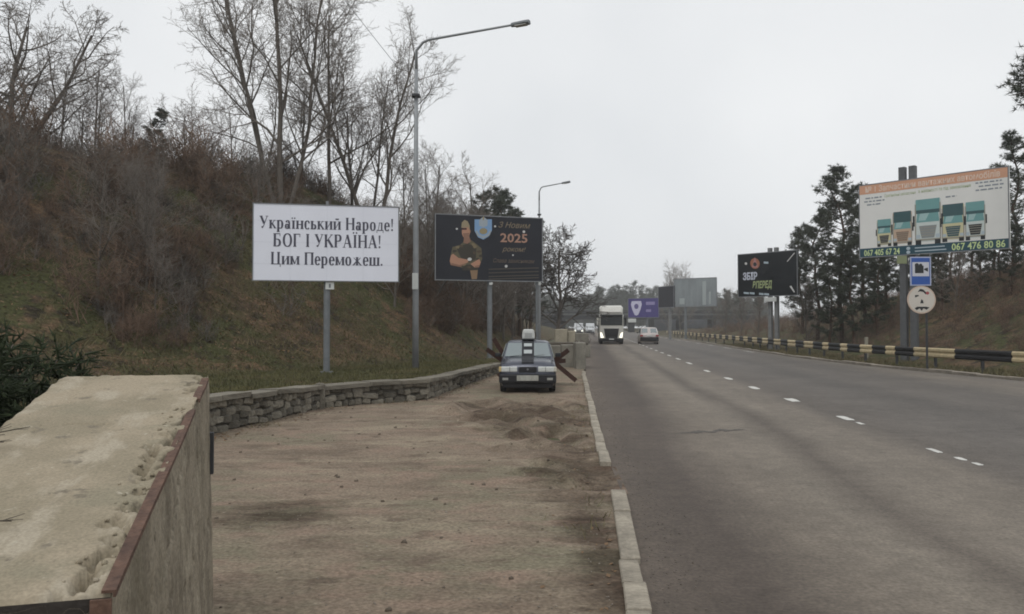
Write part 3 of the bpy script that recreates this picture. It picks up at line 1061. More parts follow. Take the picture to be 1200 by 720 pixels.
def stem(x, h, y=0):
    return [rect(x - TK / 2, y, x + TK / 2, h), rect(x - .135, y, x + .135, y + .05), rect(x - .135, h - .05, x + .135, h)]
def hair(x0, x1, y):
    return [rect(x0, y - TN / 2, x1, y + TN / 2)]
def serif(x, y, w=.2):
    return [rect(x - w / 2, y, x + w / 2, y + .045)]
XH = 0.68
def glyph(c):
    G = None
    if c == 'Н': G = (.86, stem(.16, 1) + stem(.70, 1) + hair(.16, .70, .52))
    elif c == 'П': G = (.86, stem(.16, 1) + stem(.70, 1) + hair(.16, .70, .972))
    elif c == 'Ц': G = (.90, stem(.16, 1) + stem(.68, 1) + hair(.1, .86, .028) + [rect(.80, -.2, .86, .05)])
    elif c == 'Г': G = (.68, stem(.16, 1) + hair(.16, .62, .972) + [rect(.57, .74, .62, 1)])
    elif c == 'Б': G = (.76, stem(.16, 1) + hair(.16, .62, .972) + [rect(.57, .78, .62, 1)] + st_arc(.36, .29, .32, .29, -90, 90) + hair(.16, .38, .555) + hair(.16, .38, .028))
    elif c == 'Р': G = (.72, stem(.16, 1) + st_arc(.36, .73, .30, .27, -90, 90) + hair(.16, .38, .972) + hair(.16, .38, .487))
    elif c == 'О': G = (.90, st_arc(.45, .5, .40, .52, 0, 360, 28))
    elif c == 'І': G = (.40, stem(.2, 1))
    elif c == 'Ї': G = (.44, stem(.22, 1) + [disc(.09, 1.16, .07, n=10), disc(.35, 1.16, .07, n=10)])
    elif c == 'К': G = (.84, stem(.16, 1) + [st_line(.2, .45, .66, .97, .06), st_line(.36, .58, .72, .03, TK)] + serif(.70, 0, .26) + serif(.66, .955, .24))
    elif c == 'А': G = (.86, [st_line(.14, .03, .42, 1, .06), st_line(.42, 1.0, .70, .03, TK)] + hair(.24, .62, .33) + serif(.14, 0, .24) + serif(.70, 0, .28))
    elif c == 'У': G = (.82, [st_line(.15, .98, .42, .38, TK), st_line(.68, .98, .34, .10, .06), disc(.27, .09, .08, n=10)] + serif(.16, .955, .28) + serif(.66, .955, .24))
    elif c == 'к': G = (.64, stem(.14, XH) + [st_line(.18, .3, .46, .64, .055), st_line(.27, .4, .54, .03, .13)] + serif(.53, 0, .22) + serif(.48, XH - .045, .2))
    elif c == 'р': G = (.64, stem(.14, XH, -.28) + st_arc(.30, .34, .28, .35, -130, 130, 20))
    elif c == 'а': G = (.60, [rect(.37, .0, .37 + .13, .48)] + st_arc(.30, .46, .20, .22, 0, 165) + st_arc(.24, .19, .20, .20, 0, 360, 18) + serif(.48, 0, .16))
    elif c == 'ї': G = (.36, stem(.18, XH) + [disc(.07, .86, .065, n=10), disc(.29, .86, .065, n=10)])
    elif c == 'н': G = (.70, stem(.15, XH) + stem(.55, XH) + hair(.15, .55, .36))
    elif c == 'с': G = (.54, st_arc(.29, .34, .26, .36, 45, 315, 20) + [disc(.44, .52, .07, n=10)])
    elif c == 'ь': G = (.58, stem(.15, XH) + st_arc(.29, .2, .24, .2, -90, 90) + hair(.15, .3, .38) + hair(.15, .3, .03))
    elif c == 'и': G = (.72, stem(.15, XH) + stem(.57, XH) + [st_line(.18, .06, .54, XH - .06, .05)])
    elif c == 'й': G = (.72, stem(.15, XH) + stem(.57, XH) + [st_line(.18, .06, .54, XH - .06, .05)] + st_arc(.36, .92, .16, .12, 180, 360, 10))
    elif c == 'о': G = (.60, st_arc(.30, .34, .27, .36, 0, 360, 22))
    elif c == 'д': G = (.66, [st_line(.16, .05, .30, XH, .05), rect(.42, .03, .42 + .13, XH)] + hair(.26, .55, XH - .03) + hair(.03, .64, .03) + [rect(.03, -.18, .08, .03), rect(.59, -.18, .64, .03)])
    elif c == 'е': G = (.56, st_arc(.29, .34, .26, .36, 0, 320, 22) + hair(.1, .52, .36))
    elif c == 'м': G = (.84, stem(.14, XH) + stem(.70, XH) + [st_line(.16, XH, .40, .05, .11), st_line(.40, .05, .66, XH, .05)])
    elif c == 'ж': G = (.92, stem(.46, XH) + [st_line(.44, .36, .14, .03, .11), st_line(.44, .34, .16, .64, .055), st_line(.48, .36, .78, .03, .11), st_line(.48, .34, .76, .64, .055)] + serif(.13, 0, .2) + serif(.79, 0, .2))
    elif c == 'ш': G = (.98, stem(.14, XH) + stem(.48, XH) + stem(.82, XH) + hair(.14, .82, .028))
    elif c == '!': G = (.34, [[(.09, 1), (.14, .3), (.20, .3), (.25, 1)], disc(.17, .08, .085, n=10)])
    elif c == '.': G = (.30, [disc(.13, .08, .085, n=10)])
    else: G = (.34, [])
    return G


def serif_line(s, size, width, cx, cz, parent, y, m):
    total = sum(glyph(c)[0] + 0.02 for c in s)
    k = width / total
    x = 0.0
    for c in s:
        adv, ps = glyph(c)
        if ps:
            flat('letter', [[((q[0] + x) * k - width / 2 + cx, q[1] * size + cz) for q in p] for p in ps], m, parent, y, jit=0.0001, joined=True)
        x += adv + 0.02


# ------------------------------------------------------------------ billboards
def board(name, pl, pr, zb_l, zt_l, label, face_m, depth=0.16, poles=(), pole_r=0.09, frame=0.05, pole_m=None, group=None, back=None, over=0.0, pole_back=0.2, square=False):
    """board between two ground points pl (left end) and pr (right end, as seen), bottom and top heights"""
    pl, pr = Vector((pl[0], pl[1], 0)), Vector((pr[0], pr[1], 0))
    d = pr - pl; W = d.length
    mid = (pl + pr) / 2
    rz = math.atan2(d.y, d.x)
    e = empty(name, (mid.x, mid.y, 0), rz, label, 'billboard', group)
    H = zt_l - zb_l
    MB().box((0, depth / 2, zb_l + H / 2), (W, depth, H), bev=.012).build('panel', face_m, e)
    fr = MB()
    fw = frame
    for (cx, cz, sx, sz) in ((0, zb_l + fw / 2 - .01, W + .03, fw), (0, zt_l - fw / 2 + .01, W + .03, fw), (-W / 2 + fw / 2 - .01, zb_l + H / 2, fw, H - fw * 2 + .02), (W / 2 - fw / 2 + .01, zb_l + H / 2, fw, H - fw * 2 + .02)):
        fr.box((cx, -.004, cz), (sx, .02, sz))
    fr.build('frame', M_FRAME, e)
    bk = MB()
    for k in range(5):
        bk.box((-W / 2 + W * (k + .5) / 5, depth + .04, zb_l + H / 2), (.06, .08, H * .96))
    for k in (.2, .8):
        bk.box((0, depth + .10, zb_l + H * k), (W * .96, .05, .08))
    bk.build('back_truss', M_DKSTEEL, e)
    for (x, gz) in poles:
        b = MB()
        if square:
            b.box((x, depth + pole_back, (gz - .3 + zt_l + over) / 2), (pole_r * 2, pole_r * 2, zt_l + over - gz + .3), bev=.015)
        else:
            b.tube([(x, depth + pole_back, gz - .3), (x, depth + pole_back, zt_l - .3 + over)], pole_r, 14)
            b.box((x, depth + pole_back, gz + .02), (pole_r * 4, pole_r * 4, .04))
        b.build('pole', pole_m or M_GREY, e)
    return e, W, H


def hl(x, y): return float(h_left(x, y)[0])
def hr(x, y): return max(float(h_right(x, y)[0]), -0.06)


# white board
d1 = 24.5
A = P(295.5, 281, 24.1); B = P(467, 288, 24.95)
zb, zt = P(296, 327, 24.1).z + .0, P(295, 235.5, 24.1).z
zb = (P(296, 327, 24.1).z + P(467, 332.5, 24.95).z) / 2
zt = (P(295, 235.5, 24.1).z + P(467, 244.5, 24.95).z) / 2
bd, W, H = board('billboard', A, B, zb, zt, 'white billboard with three lines of dark serif lettering on a single post', M_WHITE,
                 poles=[(0.0 + 0.0, hl(-5.77, 24.5))], pole_r=.10, frame=.03, pole_m=M_GREY, pole_back=.0)
cz = (zb + zt) / 2
serif_line('Український Народе!', .38, W * .925, .02, cz + .42, bd, -.006, M_INK)
serif_line('БОГ І УКРАЇНА!', .40, W * .745, .03, cz - .13, bd, -.006, M_INK)
serif_line('Цим Переможеш.', .38, W * .775, .03, cz - .68, bd, -.006, M_INK)
SEAM = paint('vinyl_seam', (.68, .70, .77))
flat('sheet_seam', [rect(-W / 2 + .03, zb + H * k - .004, W / 2 - .03, zb + H * k + .004) for k in (.22, .5, .78)] + [rect(-W / 2 + W * k - .004, zb + .03, -W / 2 + W * k + .004, zt - .03) for k in (.25, .5, .75)], SEAM, bd, -.003)
MB().box((.09, .05, zb - .14), (.26, .03, .22), bev=.005).build('number_plate', paint('plate_white', (.6, .62, .6)), bd)
flat('plate_mark', [rect(.06, zb - .2, .12, zb - .08)], M_GREY, bd, .033)
MB().box((.0, .08, zt + .06), (.08, .08, .14)).build('top_bracket', M_FRAME, bd)

# dark greeting board with a printed figure
A = P(509.5, 289, 39.0); B = P(636, 295, 40.7)
zb = (P(510, 327.5, 39.0).z + P(636, 331.5, 40.7).z) / 2; zt = (P(510, 248.5, 39.0).z + P(636, 257, 40.7).z) / 2
px575 = (P(575, 330, 39.9).x)
bd, W, H = board('billboard', A, B, zb, zt, 'dark navy billboard with gold 2025 greeting, printed soldier and blue crest', M_NAVY,
                 poles=[(px575 - (A.x + B.x) / 2, hl(px575, 40.1)), (W * 0 + 2.55, hl(px575 + 2.5, 40.5))], pole_r=.13, frame=.05, pole_back=.02)
bd.children[-1].scale = (.6, .6, 1); bd.children[-1].location = (2.55 * .4, .02, 0)
x0, y0 = -W / 2, zb
def U(px, py):   # print coordinates in the 640x720 enlargement of the left part, scaled to the board
    return (x0 + W * ((505 + px / 8.0) - 509.5) / 126.5, zb + H * (1 - ((245 + py / 8.0) - 249.2 - (505 + px / 8. - 510) * .05) / 78.0))
OL = paint('print_olive', (.115, .10, .062)); OLD = paint('print_olive_dark', (.045, .04, .03)); SK = paint('print_skin', (.44, .24, .16)); SKD = paint('print_skin_shade', (.26, .145, .10))
Y = -.006
flat('printed_trousers', [[U(355, 560), U(430, 560), U(420, 660), U(372, 660)]], paint('print_tan', (.26, .17, .10)), bd, Y)
flat('printed_torso', [[U(195, 350), U(260, 335), U(300, 300), U(370, 290), U(420, 330), U(462, 370), U(470, 470), U(440, 540), U(300, 560), U(190, 500), U(180, 420)]], OL, bd, Y - .001)
flat('printed_vest', [[U(235, 370), U(300, 330), U(370, 330), U(415, 365), U(410, 470), U(350, 500), U(270, 450)],
                      [U(280, 520), U(420, 520), U(430, 575), U(290, 575)]], OLD, bd, Y - .002)
CAMO = [OLD, paint('print_camo_tan', (.20, .16, .095)), paint('print_camo_brown', (.085, .06, .038))]
rc = random.Random(2)
for k, (cx_, cy_) in enumerate(((215, 390), (240, 350), (275, 345), (330, 320), (400, 350), (440, 400), (455, 440), (215, 440), (395, 410), (430, 470), (300, 520), (350, 545), (225, 480), (385, 330))):
    flat('printed_camouflage', [[U(cx_ + rc.uniform(12, 26) * math.cos(a), cy_ + rc.uniform(9, 20) * math.sin(a)) for a in (0, 1, 2, 3, 4, 5.2)]], CAMO[k % 3], bd, Y - .0022 - k * .00004)
flat('printed_arms', [[U(180, 430), U(200, 415), U(250, 455), U(320, 470), U(345, 478), U(335, 500), U(260, 540), U(180, 520), U(170, 480)],
                      [U(360, 515), U(440, 470), U(455, 500), U(440, 550), U(400, 550)]], SK, bd, Y - .003)
flat('printed_neck', [[U(300, 255), U(345, 245), U(365, 300), U(330, 325), U(295, 310)]], SKD, bd, Y - .003)
flat('printed_face', [[U(q[0], q[1]) for q in disc(318, 205, 38, 68, 18)]], SK, bd, Y - .0035)
flat('printed_cap', [[U(275, 170), U(280, 120), U(305, 95), U(335, 110), U(352, 150), U(355, 200), U(340, 165)]], paint('print_cap', (.30, .25, .16)), bd, Y - .004)
flat('printed_glasses', [[U(278, 172), U(325, 172), U(325, 190), U(280, 190)]], paint('print_dark_red', (.05, .015, .02)), bd, Y - .0045)
flat('printed_beard', [[U(290, 222), U(350, 218), U(345, 250), U(325, 274), U(305, 272), U(294, 250)]], SKD, bd, Y - .0038)
flat('printed_ear', [[U(q[0], q[1]) for q in disc(354, 205, 8, 16, 8)]], SKD, bd, Y - .0032)
flat('printed_forearm_shade', [[U(185, 500), U(260, 522), U(335, 498), U(262, 540), U(182, 522)], [U(400, 535), U(446, 525), U(440, 550), U(400, 550)]], SKD, bd, Y - .0034)
flat('printed_watch', [[U(q[0], q[1]) for q in disc(352, 470, 20, 16, 12)], [U(q[0], q[1]) for q in disc(234, 180, 10, 9, 10)]], paint('print_pale', (.6, .6, .58)), bd, Y - .0045)
CR1 = paint('print_crest_blue', (.20, .34, .55)); CR2 = paint('print_crest_grey', (.33, .38, .42)); CR3 = paint('print_crest_gold', (.30, .25, .14))
flat('printed_crest', [[U(398, 92), U(560, 92), U(560, 200), U(530, 255), U(480, 285), U(430, 262), U(398, 200)]], CR1, bd, Y)
flat('printed_crest_ring', [[U(405, 200), U(420, 245), U(480, 278), U(540, 245), U(555, 200), U(540, 200), U(520, 235), U(480, 250), U(440, 235), U(422, 200)],
                            [U(440, 100), U(480, 65), U(520, 100), U(520, 150), U(480, 170), U(440, 150)]], CR2, bd, Y - .001)
flat('printed_crest_centre', [[U(q[0], q[1]) for q in disc(480, 205, 38, 30, 14)], [U(472, 75), U(480, 60), U(490, 75), U(485, 100), U(474, 100)]], CR3, bd, Y - .0018)
GOLD = paint('print_gold', (.24, .19, .125)); BRZ = paint('print_bronze', (.40, .235, .17)); DIM = paint('print_dim_gold', (.085, .075, .058))
def V(px, py):   # 560x720 enlargement of the right part
    return U((570 + px / 8. - 505) * 8, py)
q = V(255, 150); text('lettering', 'З Новим', .40, q[0], q[1], GOLD, bd, Y, width=1.7, shear=.35)
q = V(250, 275); text('lettering', '2025', .62, q[0], q[1], BRZ, bd, Y, width=1.45, bold=.012)
q = V(250, 390); text('lettering', 'роком!', .34, q[0], q[1], GOLD, bd, Y, width=1.25, shear=.35)
q = V(250, 495); text('lettering', 'Слава захисникам', .28, q[0], q[1], paint('print_gold_dim', (.15, .115, .082)), bd, Y, width=2.2, shear=.35)
flat('printed_ruled_lines', [[V(10, yy), V(490, yy), V(490, yy + 9), V(10, yy + 9)] for yy in (565, 600, 635, 660)], DIM, bd, Y)
flat('printed_sparks', [[V(q[0], q[1]) for q in disc(cx, cy, r_, r_, 8)] for cx, cy, r_ in ((345, 215, 13), (175, 545, 14), (70, 160, 10), (240, 440, 8), (40, 705, 10))], paint('print_pale', (.6, .6, .58)), bd, Y - .001)
MB().box((px575 - (A.x + B.x) / 2, -.02, zb - .14), (.16, .06, .12), bev=.02).build('lamp_bracket', paint('plate_white', (.6, .62, .6)), bd)

# truck parts board on two masts, right
dl, dr = 42.8, 37.5
A = P(1008, 258, dl); B = P(1184.5, 245, dr)
zb = (P(1008, 301, dl).z + P(1184, 293, dr).z) / 2; zt = (P(1008, 215, dl).z + P(1184, 196.5, dr).z) / 2
dv_ = (B - A); dv_.z = 0; Wt = dv_.length; u_ = dv_ / Wt; mid_ = (A + B) / 2
def along_board(px):   # where a pixel column meets the board
    k = (px - CX) / F
    t = (A.x - k * A.y) / (k * u_.y - u_.x)
    return t - Wt / 2
pa, pb = along_board(1055) + .0, along_board(1067)
bd, W, H = board('billboard', A, B, zb, zt, 'tall white billboard showing five truck cabs under an orange band', mat('pale_vinyl', (.74, .74, .71), .55, .06, 1),
                 poles=[(pa, 0.0), (pb, 0.0)], pole_r=.16, frame=.05, over=.75, square=True, pole_m=mat('mast_paint', (.115, .12, .125), .6, .25, 3), pole_back=.35)
def TB(u, v):  # u to the right 0..1, v up 0..1
    return (-W / 2 + W * u, zb + H * v)
def tr(u0, v0, u1, v1): return [TB(u0, v0), TB(u1, v0), TB(u1, v1), TB(u0, v1)]
ORG = paint('print_orange', (.62, .34, .22)); flat('printed_band', [tr(.004, .868, .996, .993)], ORG, bd, Y)
PK = paint('print_cream', (.72, .58, .48))
text('lettering', '№ 1 Запчастини вантажних автомобілів', .42, TB(.50, .93)[0], TB(.5, .93)[1], PK, bd, Y - .002, width=W * .90, bold=.006)
DG = paint('print_dark_teal', (.022, .070, .098)); flat('printed_footer', [tr(.004, .006, .996, .125)], DG, bd, Y)
LIME = paint('print_lime', (.55, .66, .32))
text('lettering', '067 405 67 24', .44, TB(.165, .066)[0], TB(.1, .062)[1], LIME, bd, Y - .002, width=W * .26, bold=.008)
text('lettering', '067 476 80 86', .48, TB(.81, .066)[0], TB(.1, .066)[1], LIME, bd, Y - .002, width=W * .33, bold=.008)
PALE = paint('print_pale_blue', (.42, .50, .55))
flat('printed_footer_lines', [tr(.40, .078, .60, .092), tr(.40, .036, .61, .050)], PALE, bd, Y - .002)
flat('printed_footer_icons', [[TB(.355 + .014 * math.cos(R(a)), vv_ + .022 * math.sin(R(a))) for a in range(0, 360, 30)] for vv_ in (.086, .036)], PALE, bd, Y - .003)
GRN = paint('print_pale_green', (.36, .44, .22))
text('lettering', 'Оригінальні запчастини', .22, TB(.30, .815)[0], TB(.3, .812)[1], GRN, bd, Y - .002, width=W * .22)
text('lettering', 'в наявності та під замовлення', .24, TB(.60, .82)[0], TB(.6, .82)[1], GRN, bd, Y - .002, width=W * .34)
GRY = paint('print_grey_text', (.26, .29, .32))
for (u0, u1, vv_) in ((.05, .17, .80), (.04, .19, .755), (.06, .16, .71), (.80, .96, .83), (.82, .97, .785), (.80, .96, .74), (.61, .68, .70)):
    xs_ = u0
    pol = []
    while xs_ < u1:
        w_ = rnd.uniform(.012, .04); pol.append(tr(xs_, vv_, min(u1, xs_ + w_), vv_ + .018)); xs_ += w_ + .008
    tag(flat('printed_small_text', pol, GRY, bd, Y - .002, joined=True), kind='stuff')
TEAL = paint('print_teal_glass', (.16, .34, .34)); TEALD = paint('print_teal_dark', (.045, .10, .11)); BLK = paint('print_black', (.025, .028, .03))
def cab(cx, w, v0, v1, body, grille, roof=None, side_=None):
    p = paint
    h = v1 - v0
    flat('printed_truck_cab', [tr(cx - w / 2, v0 + h * .06, cx + w / 2, v1)], body, bd, Y - .002)
    if roof: flat('printed_truck_roof', [tr(cx - w * .46, v1 - h * .26, cx + w * .46, v1 + .012)], roof, bd, Y - .003)
    flat('printed_truck_visor', [tr(cx - w * .48, v0 + h * .70, cx + w * .48, v0 + h * .78)], TEALD, bd, Y - .0042)
    flat('printed_truck_glass', [[TB(cx - w * .44, v0 + h * .50), TB(cx + w * .44, v0 + h * .50), TB(cx + w * .40, v0 + h * .72), TB(cx - w * .40, v0 + h * .72)]], TEAL, bd, Y - .0036)
    flat('printed_truck_grille', [[TB(cx - w * .34, v0 + h * .42), TB(cx + w * .34, v0 + h * .42), TB(cx + w * .24, v0 + h * .14), TB(cx - w * .24, v0 + h * .14)]], grille, bd, Y - .004)
    flat('printed_truck_lamps', [tr(cx - w * .46, v0 + h * .14, cx - w * .30, v0 + h * .22), tr(cx + w * .30, v0 + h * .14, cx + w * .46, v0 + h * .22)], PALE, bd, Y - .005)
    flat('printed_truck_tyres', [tr(cx - w * .48, v0, cx - w * .26, v0 + h * .10), tr(cx + w * .26, v0, cx + w * .48, v0 + h * .10)], BLK, bd, Y - .0055)
_cab = cab
def cab(cx, w, v0, v1, body, grille, roof=None):
    _cab(cx, w, v0, v1, body, grille, roof)
    h = v1 - v0
    sh_ = paint('print_cab_shade', tuple(c * .62 for c in (.5, .48, .40)))
    flat('printed_truck_pillar', [tr(cx - w * .50, v0 + h * .10, cx - w * .45, v0 + h * .92), tr(cx + w * .45, v0 + h * .10, cx + w * .50, v0 + h * .92)], sh_, bd, Y - .0046)
    flat('printed_truck_bumper', [tr(cx - w * .47, v0 + h * .08, cx + w * .47, v0 + h * .125)], sh_, bd, Y - .0048)
    flat('printed_truck_grille_slat', [tr(cx - w * (.27 + .02 * k), v0 + h * (.19 + .06 * k), cx + w * (.27 + .02 * k), v0 + h * (.205 + .06 * k)) for k in range(4)], sh_, bd, Y - .0052)
    flat('printed_truck_mirror', [tr(cx - w * .58, v0 + h * .42, cx - w * .51, v0 + h * .66), tr(cx + w * .51, v0 + h * .42, cx + w * .58, v0 + h * .66)], BLK, bd, Y - .0050)
    flat('printed_truck_glass_glint', [[TB(cx - w * .36, v0 + h * .54), TB(cx - w * .08, v0 + h * .54), TB(cx + w * .06, v0 + h * .70), TB(cx - w * .30, v0 + h * .70)]], paint('print_glass_glint', (.34, .50, .50)), bd, Y - .0040)
CREAM = paint('print_yellow_cream', (.58, .54, .33)); PEACH = paint('print_peach', (.52, .38, .28)); SILV = paint('print_silver', (.56, .62, .60))
cab(.185, .105, .135, .49, CREAM, BLK, TEAL)
cab(.315, .135, .130, .57, PEACH, paint('print_brown', (.24, .16, .11)), TEALD)
cab(.49, .175, .125, .70, SILV, paint('print_mid_grey', (.25, .27, .27)), TEAL)
cab(.655, .145, .135, .60, CREAM, TEALD, TEALD)
cab(.795, .125, .135, .60, SILV, BLK, TEAL)

# black board further on, right
dl, dr = 63.5, 59.5
A = P(865, 324, dl); B = P(935, 318.5, dr)
zb = (P(865, 349.5, dl).z + P(935, 345.5, dr).z) / 2; zt = (P(865, 299.5, dl).z + P(935, 291.5, dr).z) / 2
bd, W, H = board('billboard', A, B, zb, zt, 'black billboard with orange emblem, white word and lime green word', M_BLACKV,
                 poles=[(.05, 0.0), (.60, 0.0)], pole_r=.14, frame=.06, square=True, over=.35, pole_m=mat('pale_mast', (.22, .225, .225), .6, .2, 3), pole_back=.25)
def TB2(px, py):
    return (-W / 2 + W * (px - 45) / 715.0, zb + H * (1 - (py - (160 - (px - 45) * .115)) / 505.0))
OR2 = paint('print_dull_orange', (.36, .15, .09)); Y2 = -.02
flat('printed_emblem', [[TB2(q[0], q[1]) for q in disc(262, 255, 58, 62, 18)]], OR2, bd, Y2)
flat('printed_emblem_flame', [[TB2(225, 300), TB2(262, 180), TB2(300, 300)]], paint('print_rose', (.42, .22, .22)), bd, Y2 - .002)
flat('printed_emblem_core', [[TB2(q[0], q[1]) for q in disc(262, 265, 22, 24, 12)]], BLK, bd, Y2 - .004)
q = TB2(200, 405); text('lettering', 'ЗБІР', .75, q[0], q[1], paint('print_blueish_white', (.55, .58, .66)), bd, Y2, width=W * .25, bold=.03)
q = TB2(348, 500); text('lettering', 'ВПЕРЕД', .72, q[0], q[1], paint('print_lime_dull', (.34, .40, .20)), bd, Y2, width=W * .33, bold=.03, shear=.2)
flat('printed_small_text', [[TB2(a_, b_), TB2(c_, b_), TB2(c_, b_ + 22), TB2(a_, b_ + 22)] for a_, b_, c_ in ((120, 595, 185), (195, 592, 255), (310, 590, 365), (372, 588, 430), (370, 228, 425))], PALE, bd, Y2 - .001)
flat('printed_marks', [[TB2(670, 490), TB2(690, 480), TB2(730, 545), TB2(720, 555)], [TB2(640, 215), TB2(650, 215), TB2(735, 115), TB2(725, 112)], [TB2(q[0], q[1]) for q in disc(150, 262, 16, 16, 10)]], paint('print_pale', (.6, .6, .58)), bd, Y2 - .001)
MB().box((.3, .0, zb - .25), (1.05, .12, .34), bev=.03).build('number_plate', paint('plate_white', (.6, .62, .6)), bd)

# far boards by the bridge
dl, dr = 118.0, 114.0
A = P(789.5, 343, dl); B = P(840, 342, dr)
bd, W, H = board('billboard', A, B, P(790, 360, dl).z, P(790, 327, dl).z, 'faded pale grey billboard back with vertical streaks near the bridge', mat('faded_grey_sheet', (.27, .30, .31), .7, .3, .9, stretch=(1.6, 1, .35)),
                 poles=[(-1.6, 0.0)], pole_r=.2, frame=.12, pole_m=M_GREY)
flat('sheet_streak', [rect(1.2, P(790, 358, dl).z, 1.75, P(790, 331, dl).z), rect(2.2, P(790, 357, dl).z, 2.45, P(790, 343, dl).z), rect(-2.4, P(790, 357, dl).z, -1.6, P(790, 350, dl).z)], paint('sheet_pale', (.36, .40, .40)), bd, -.01)
A = P(771.5, 348, 112.0); B = P(790, 347, 108.0)
bd, W, H = board('billboard', A, B, P(780, 361, 110).z, P(780, 335.5, 110).z, 'narrow near-black billboard seen edge on beside the faded grey one', mat('dark_slate_vinyl', (.025, .025, .035), .6, .3, 1),
                 poles=[(.45, 0.0)], pole_r=.2, frame=.1, pole_m=mat('pale_mast', (.22, .225, .225), .6, .2, 3))
dl, dr = 128.0, 124.0
A = P(736, 361, dl); B = P(772, 361, dr)
zb, zt = P(750, 372.5, 126).z, P(750, 349.5, 126).z
bd, W, H = board('billboard', A, B, zb, zt, 'purple billboard with a white shield shaped pin', mat('purple_vinyl', (.075, .060, .22), .5, .15, 1), poles=[(.5, 0.0)], pole_r=.2, frame=.08)
c0 = (-W * .22, (zb + zt) / 2 + .1)
sh = [(-.85, .95), (.85, .95), (1.0, .45), (.75, -.35), (.32, -1.15), (0, -1.25), (-.32, -1.15), (-.75, -.35), (-1.0, .45)]
VWH = paint('print_violet_white', (.58, .57, .72))
flat('printed_pin', [[(c0[0] + x * 1.05, c0[1] + z * 1.05) for x, z in sh]], VWH, bd, -.02)
flat('printed_pin_hole', [disc(c0[0], c0[1] + .15, .42, n=16)], paint('print_violet', (.12, .10, .26)), bd, -.024)
flat('printed_small_text', [rect(.55, c0[1] + .35, 2.2, c0[1] + .85), rect(.55, c0[1] - .75, 1.5, c0[1] - .35)], paint('print_lilac', (.28, .25, .45)), bd, -.02)
MB().box((-W * .36, -.05, zb - .45), (1.5, .12, .6), bev=.04).build('number_plate', paint('plate_white', (.6, .62, .6)), bd)

# ------------------------------------------------------------------ street lamps and the overhead cable
def lamp(px, d, top_py, arm_px, arm_py, label, arm_d):
    x = (px - CX) / F * d
    gz = hl(x, d) if d < 45 else 0.05
    e = empty('street_lamp', (x, d, gz), 0, label, 'street lamp', 'street lamps along the lot')
    top = P(px, top_py, d).z - gz
    tip = P(arm_px, arm_py, arm_d) - Vector((x, d, gz))
    MB().tube([(0, 0, -.4), (0, 0, 2.2), (0, 0, top * .55), (0, 0, top - .8)], [.115, .105, .085, .06], 12).build('pole', M_GALV, e, smooth=True)
    k0 = Vector((0, 0, top - .85)); k1 = Vector((0, 0, top - .15))
    k2 = Vector((tip.x * .12, tip.y * .12, top + (tip.z - top) * .18 + .12))
    MB().tube([k0, k1, k1.lerp(k2, .6) + Vector((-.03, 0, .06)), k2, k2.lerp(tip, .5), tip - (tip - k2).normalized() * .5], [.055, .05, .045, .042, .038, .034], 10).build('arm', M_GALV, e, smooth=True)
    dd = (tip - k2).normalized()
    rz = math.atan2(dd.y, dd.x)
    b = MB().loft([[Vector((x_, s_ * w_, z_ )) for s_, z_ in ((-1, -.02), (-.7, -.06), (.7, -.06), (1, -.02), (.6, .06), (-.6, .06))] for x_, w_ in ((-.62, .05), (-.5, .10), (-.1, .14), (.02, .11))])
    hd = b.build('lamp_head', M_GREY, e)
    hd.location = tip; hd.rotation_euler = (0, -math.asin(dd.z), rz)
    lens = MB().box((-.28, 0, -.065), (.4, .2, .03), bev=.01).build('lens', paint('lens_glass', (.5, .5, .48), .2), e)
    lens.parent = hd
    MB().box((0, -.14, P(px, 330, d).z - gz), (.2, .03, .55), bev=.005).build('notice_plate', paint('plate_white', (.6, .62, .6)), e)
    MB().box((0, -.02, top * .845), (.28, .28, .10), bev=.02).build('cable_bracket', M_DKSTEEL, e)
    return e, x, gz, top
l1, x1, g1, t1 = lamp(487, 27.0, 52, 620, 23, 'tall galvanised street lamp with long arm behind the stone wall', 25.4)
l2, x2, g2, t2 = lamp(632, 58.0, 222, 668, 212.5, 'street lamp rising behind the dark navy billboard', 57.0)
zc = P(487, 104, 27.0).z
l0 = copy_tree(l1, None, (x1 - SL * 31, 27.0 - 31, g1))
l0['label'] = 'street lamp holding the near end of the overhead cable'
cab_pts = []
for k in range(41):
    t = k / 40
    cab_pts.append((x1 - SL * 31 * (1 - t), -4 + 31 * t, zc - .25 * 4 * t * (1 - t) + .05 * (1 - t)))
tag(MB().tube(cab_pts, .008, 5).build('overhead_cable', M_GREY), 'thin grey cable running overhead to the tall street lamp', 'cable')

# ------------------------------------------------------------------ guard rail
rail = empty('guard_rail', (RX(16.0, 30), 30, 0), 0, 'black and cream striped crash barrier along the far roadside', 'guard rail')
G0 = Vector(rail.location)
RAIL = [(24, 18.2), (29, 16.4), (33, 15.5), (38, 14.6), (42, 14.0), (48, 13.75), (60, 13.8), (100, 14.4), (160, 14.9)]
RB = mat('rail_black', (.018, .018, .02), .6, .3, 4); RW = mat('rail_cream', (.60, .49, .30), .65, .3, 5, rand=.1)
def rail_pt(d): return Vector((RX(interp(d, RAIL), d), d, 0))
def d_of_px(px):
    lo, hi = 24.0, 160.0
    for _ in range(40):
        m_ = (lo + hi) / 2
        p = rail_pt(m_)
        if CX + F * p.x / p.y > px: lo = m_
        else: hi = m_
    return lo
cuts = [(1330, 0), (1260, 1), (1186, 0), (1119, 1), (1071, 0), (1049, 1), (1038, 0), (1022, 1), (1008, 0), (993, 1), (985, 0), (971, 1), (964, 0), (953, 1)]
segs = []
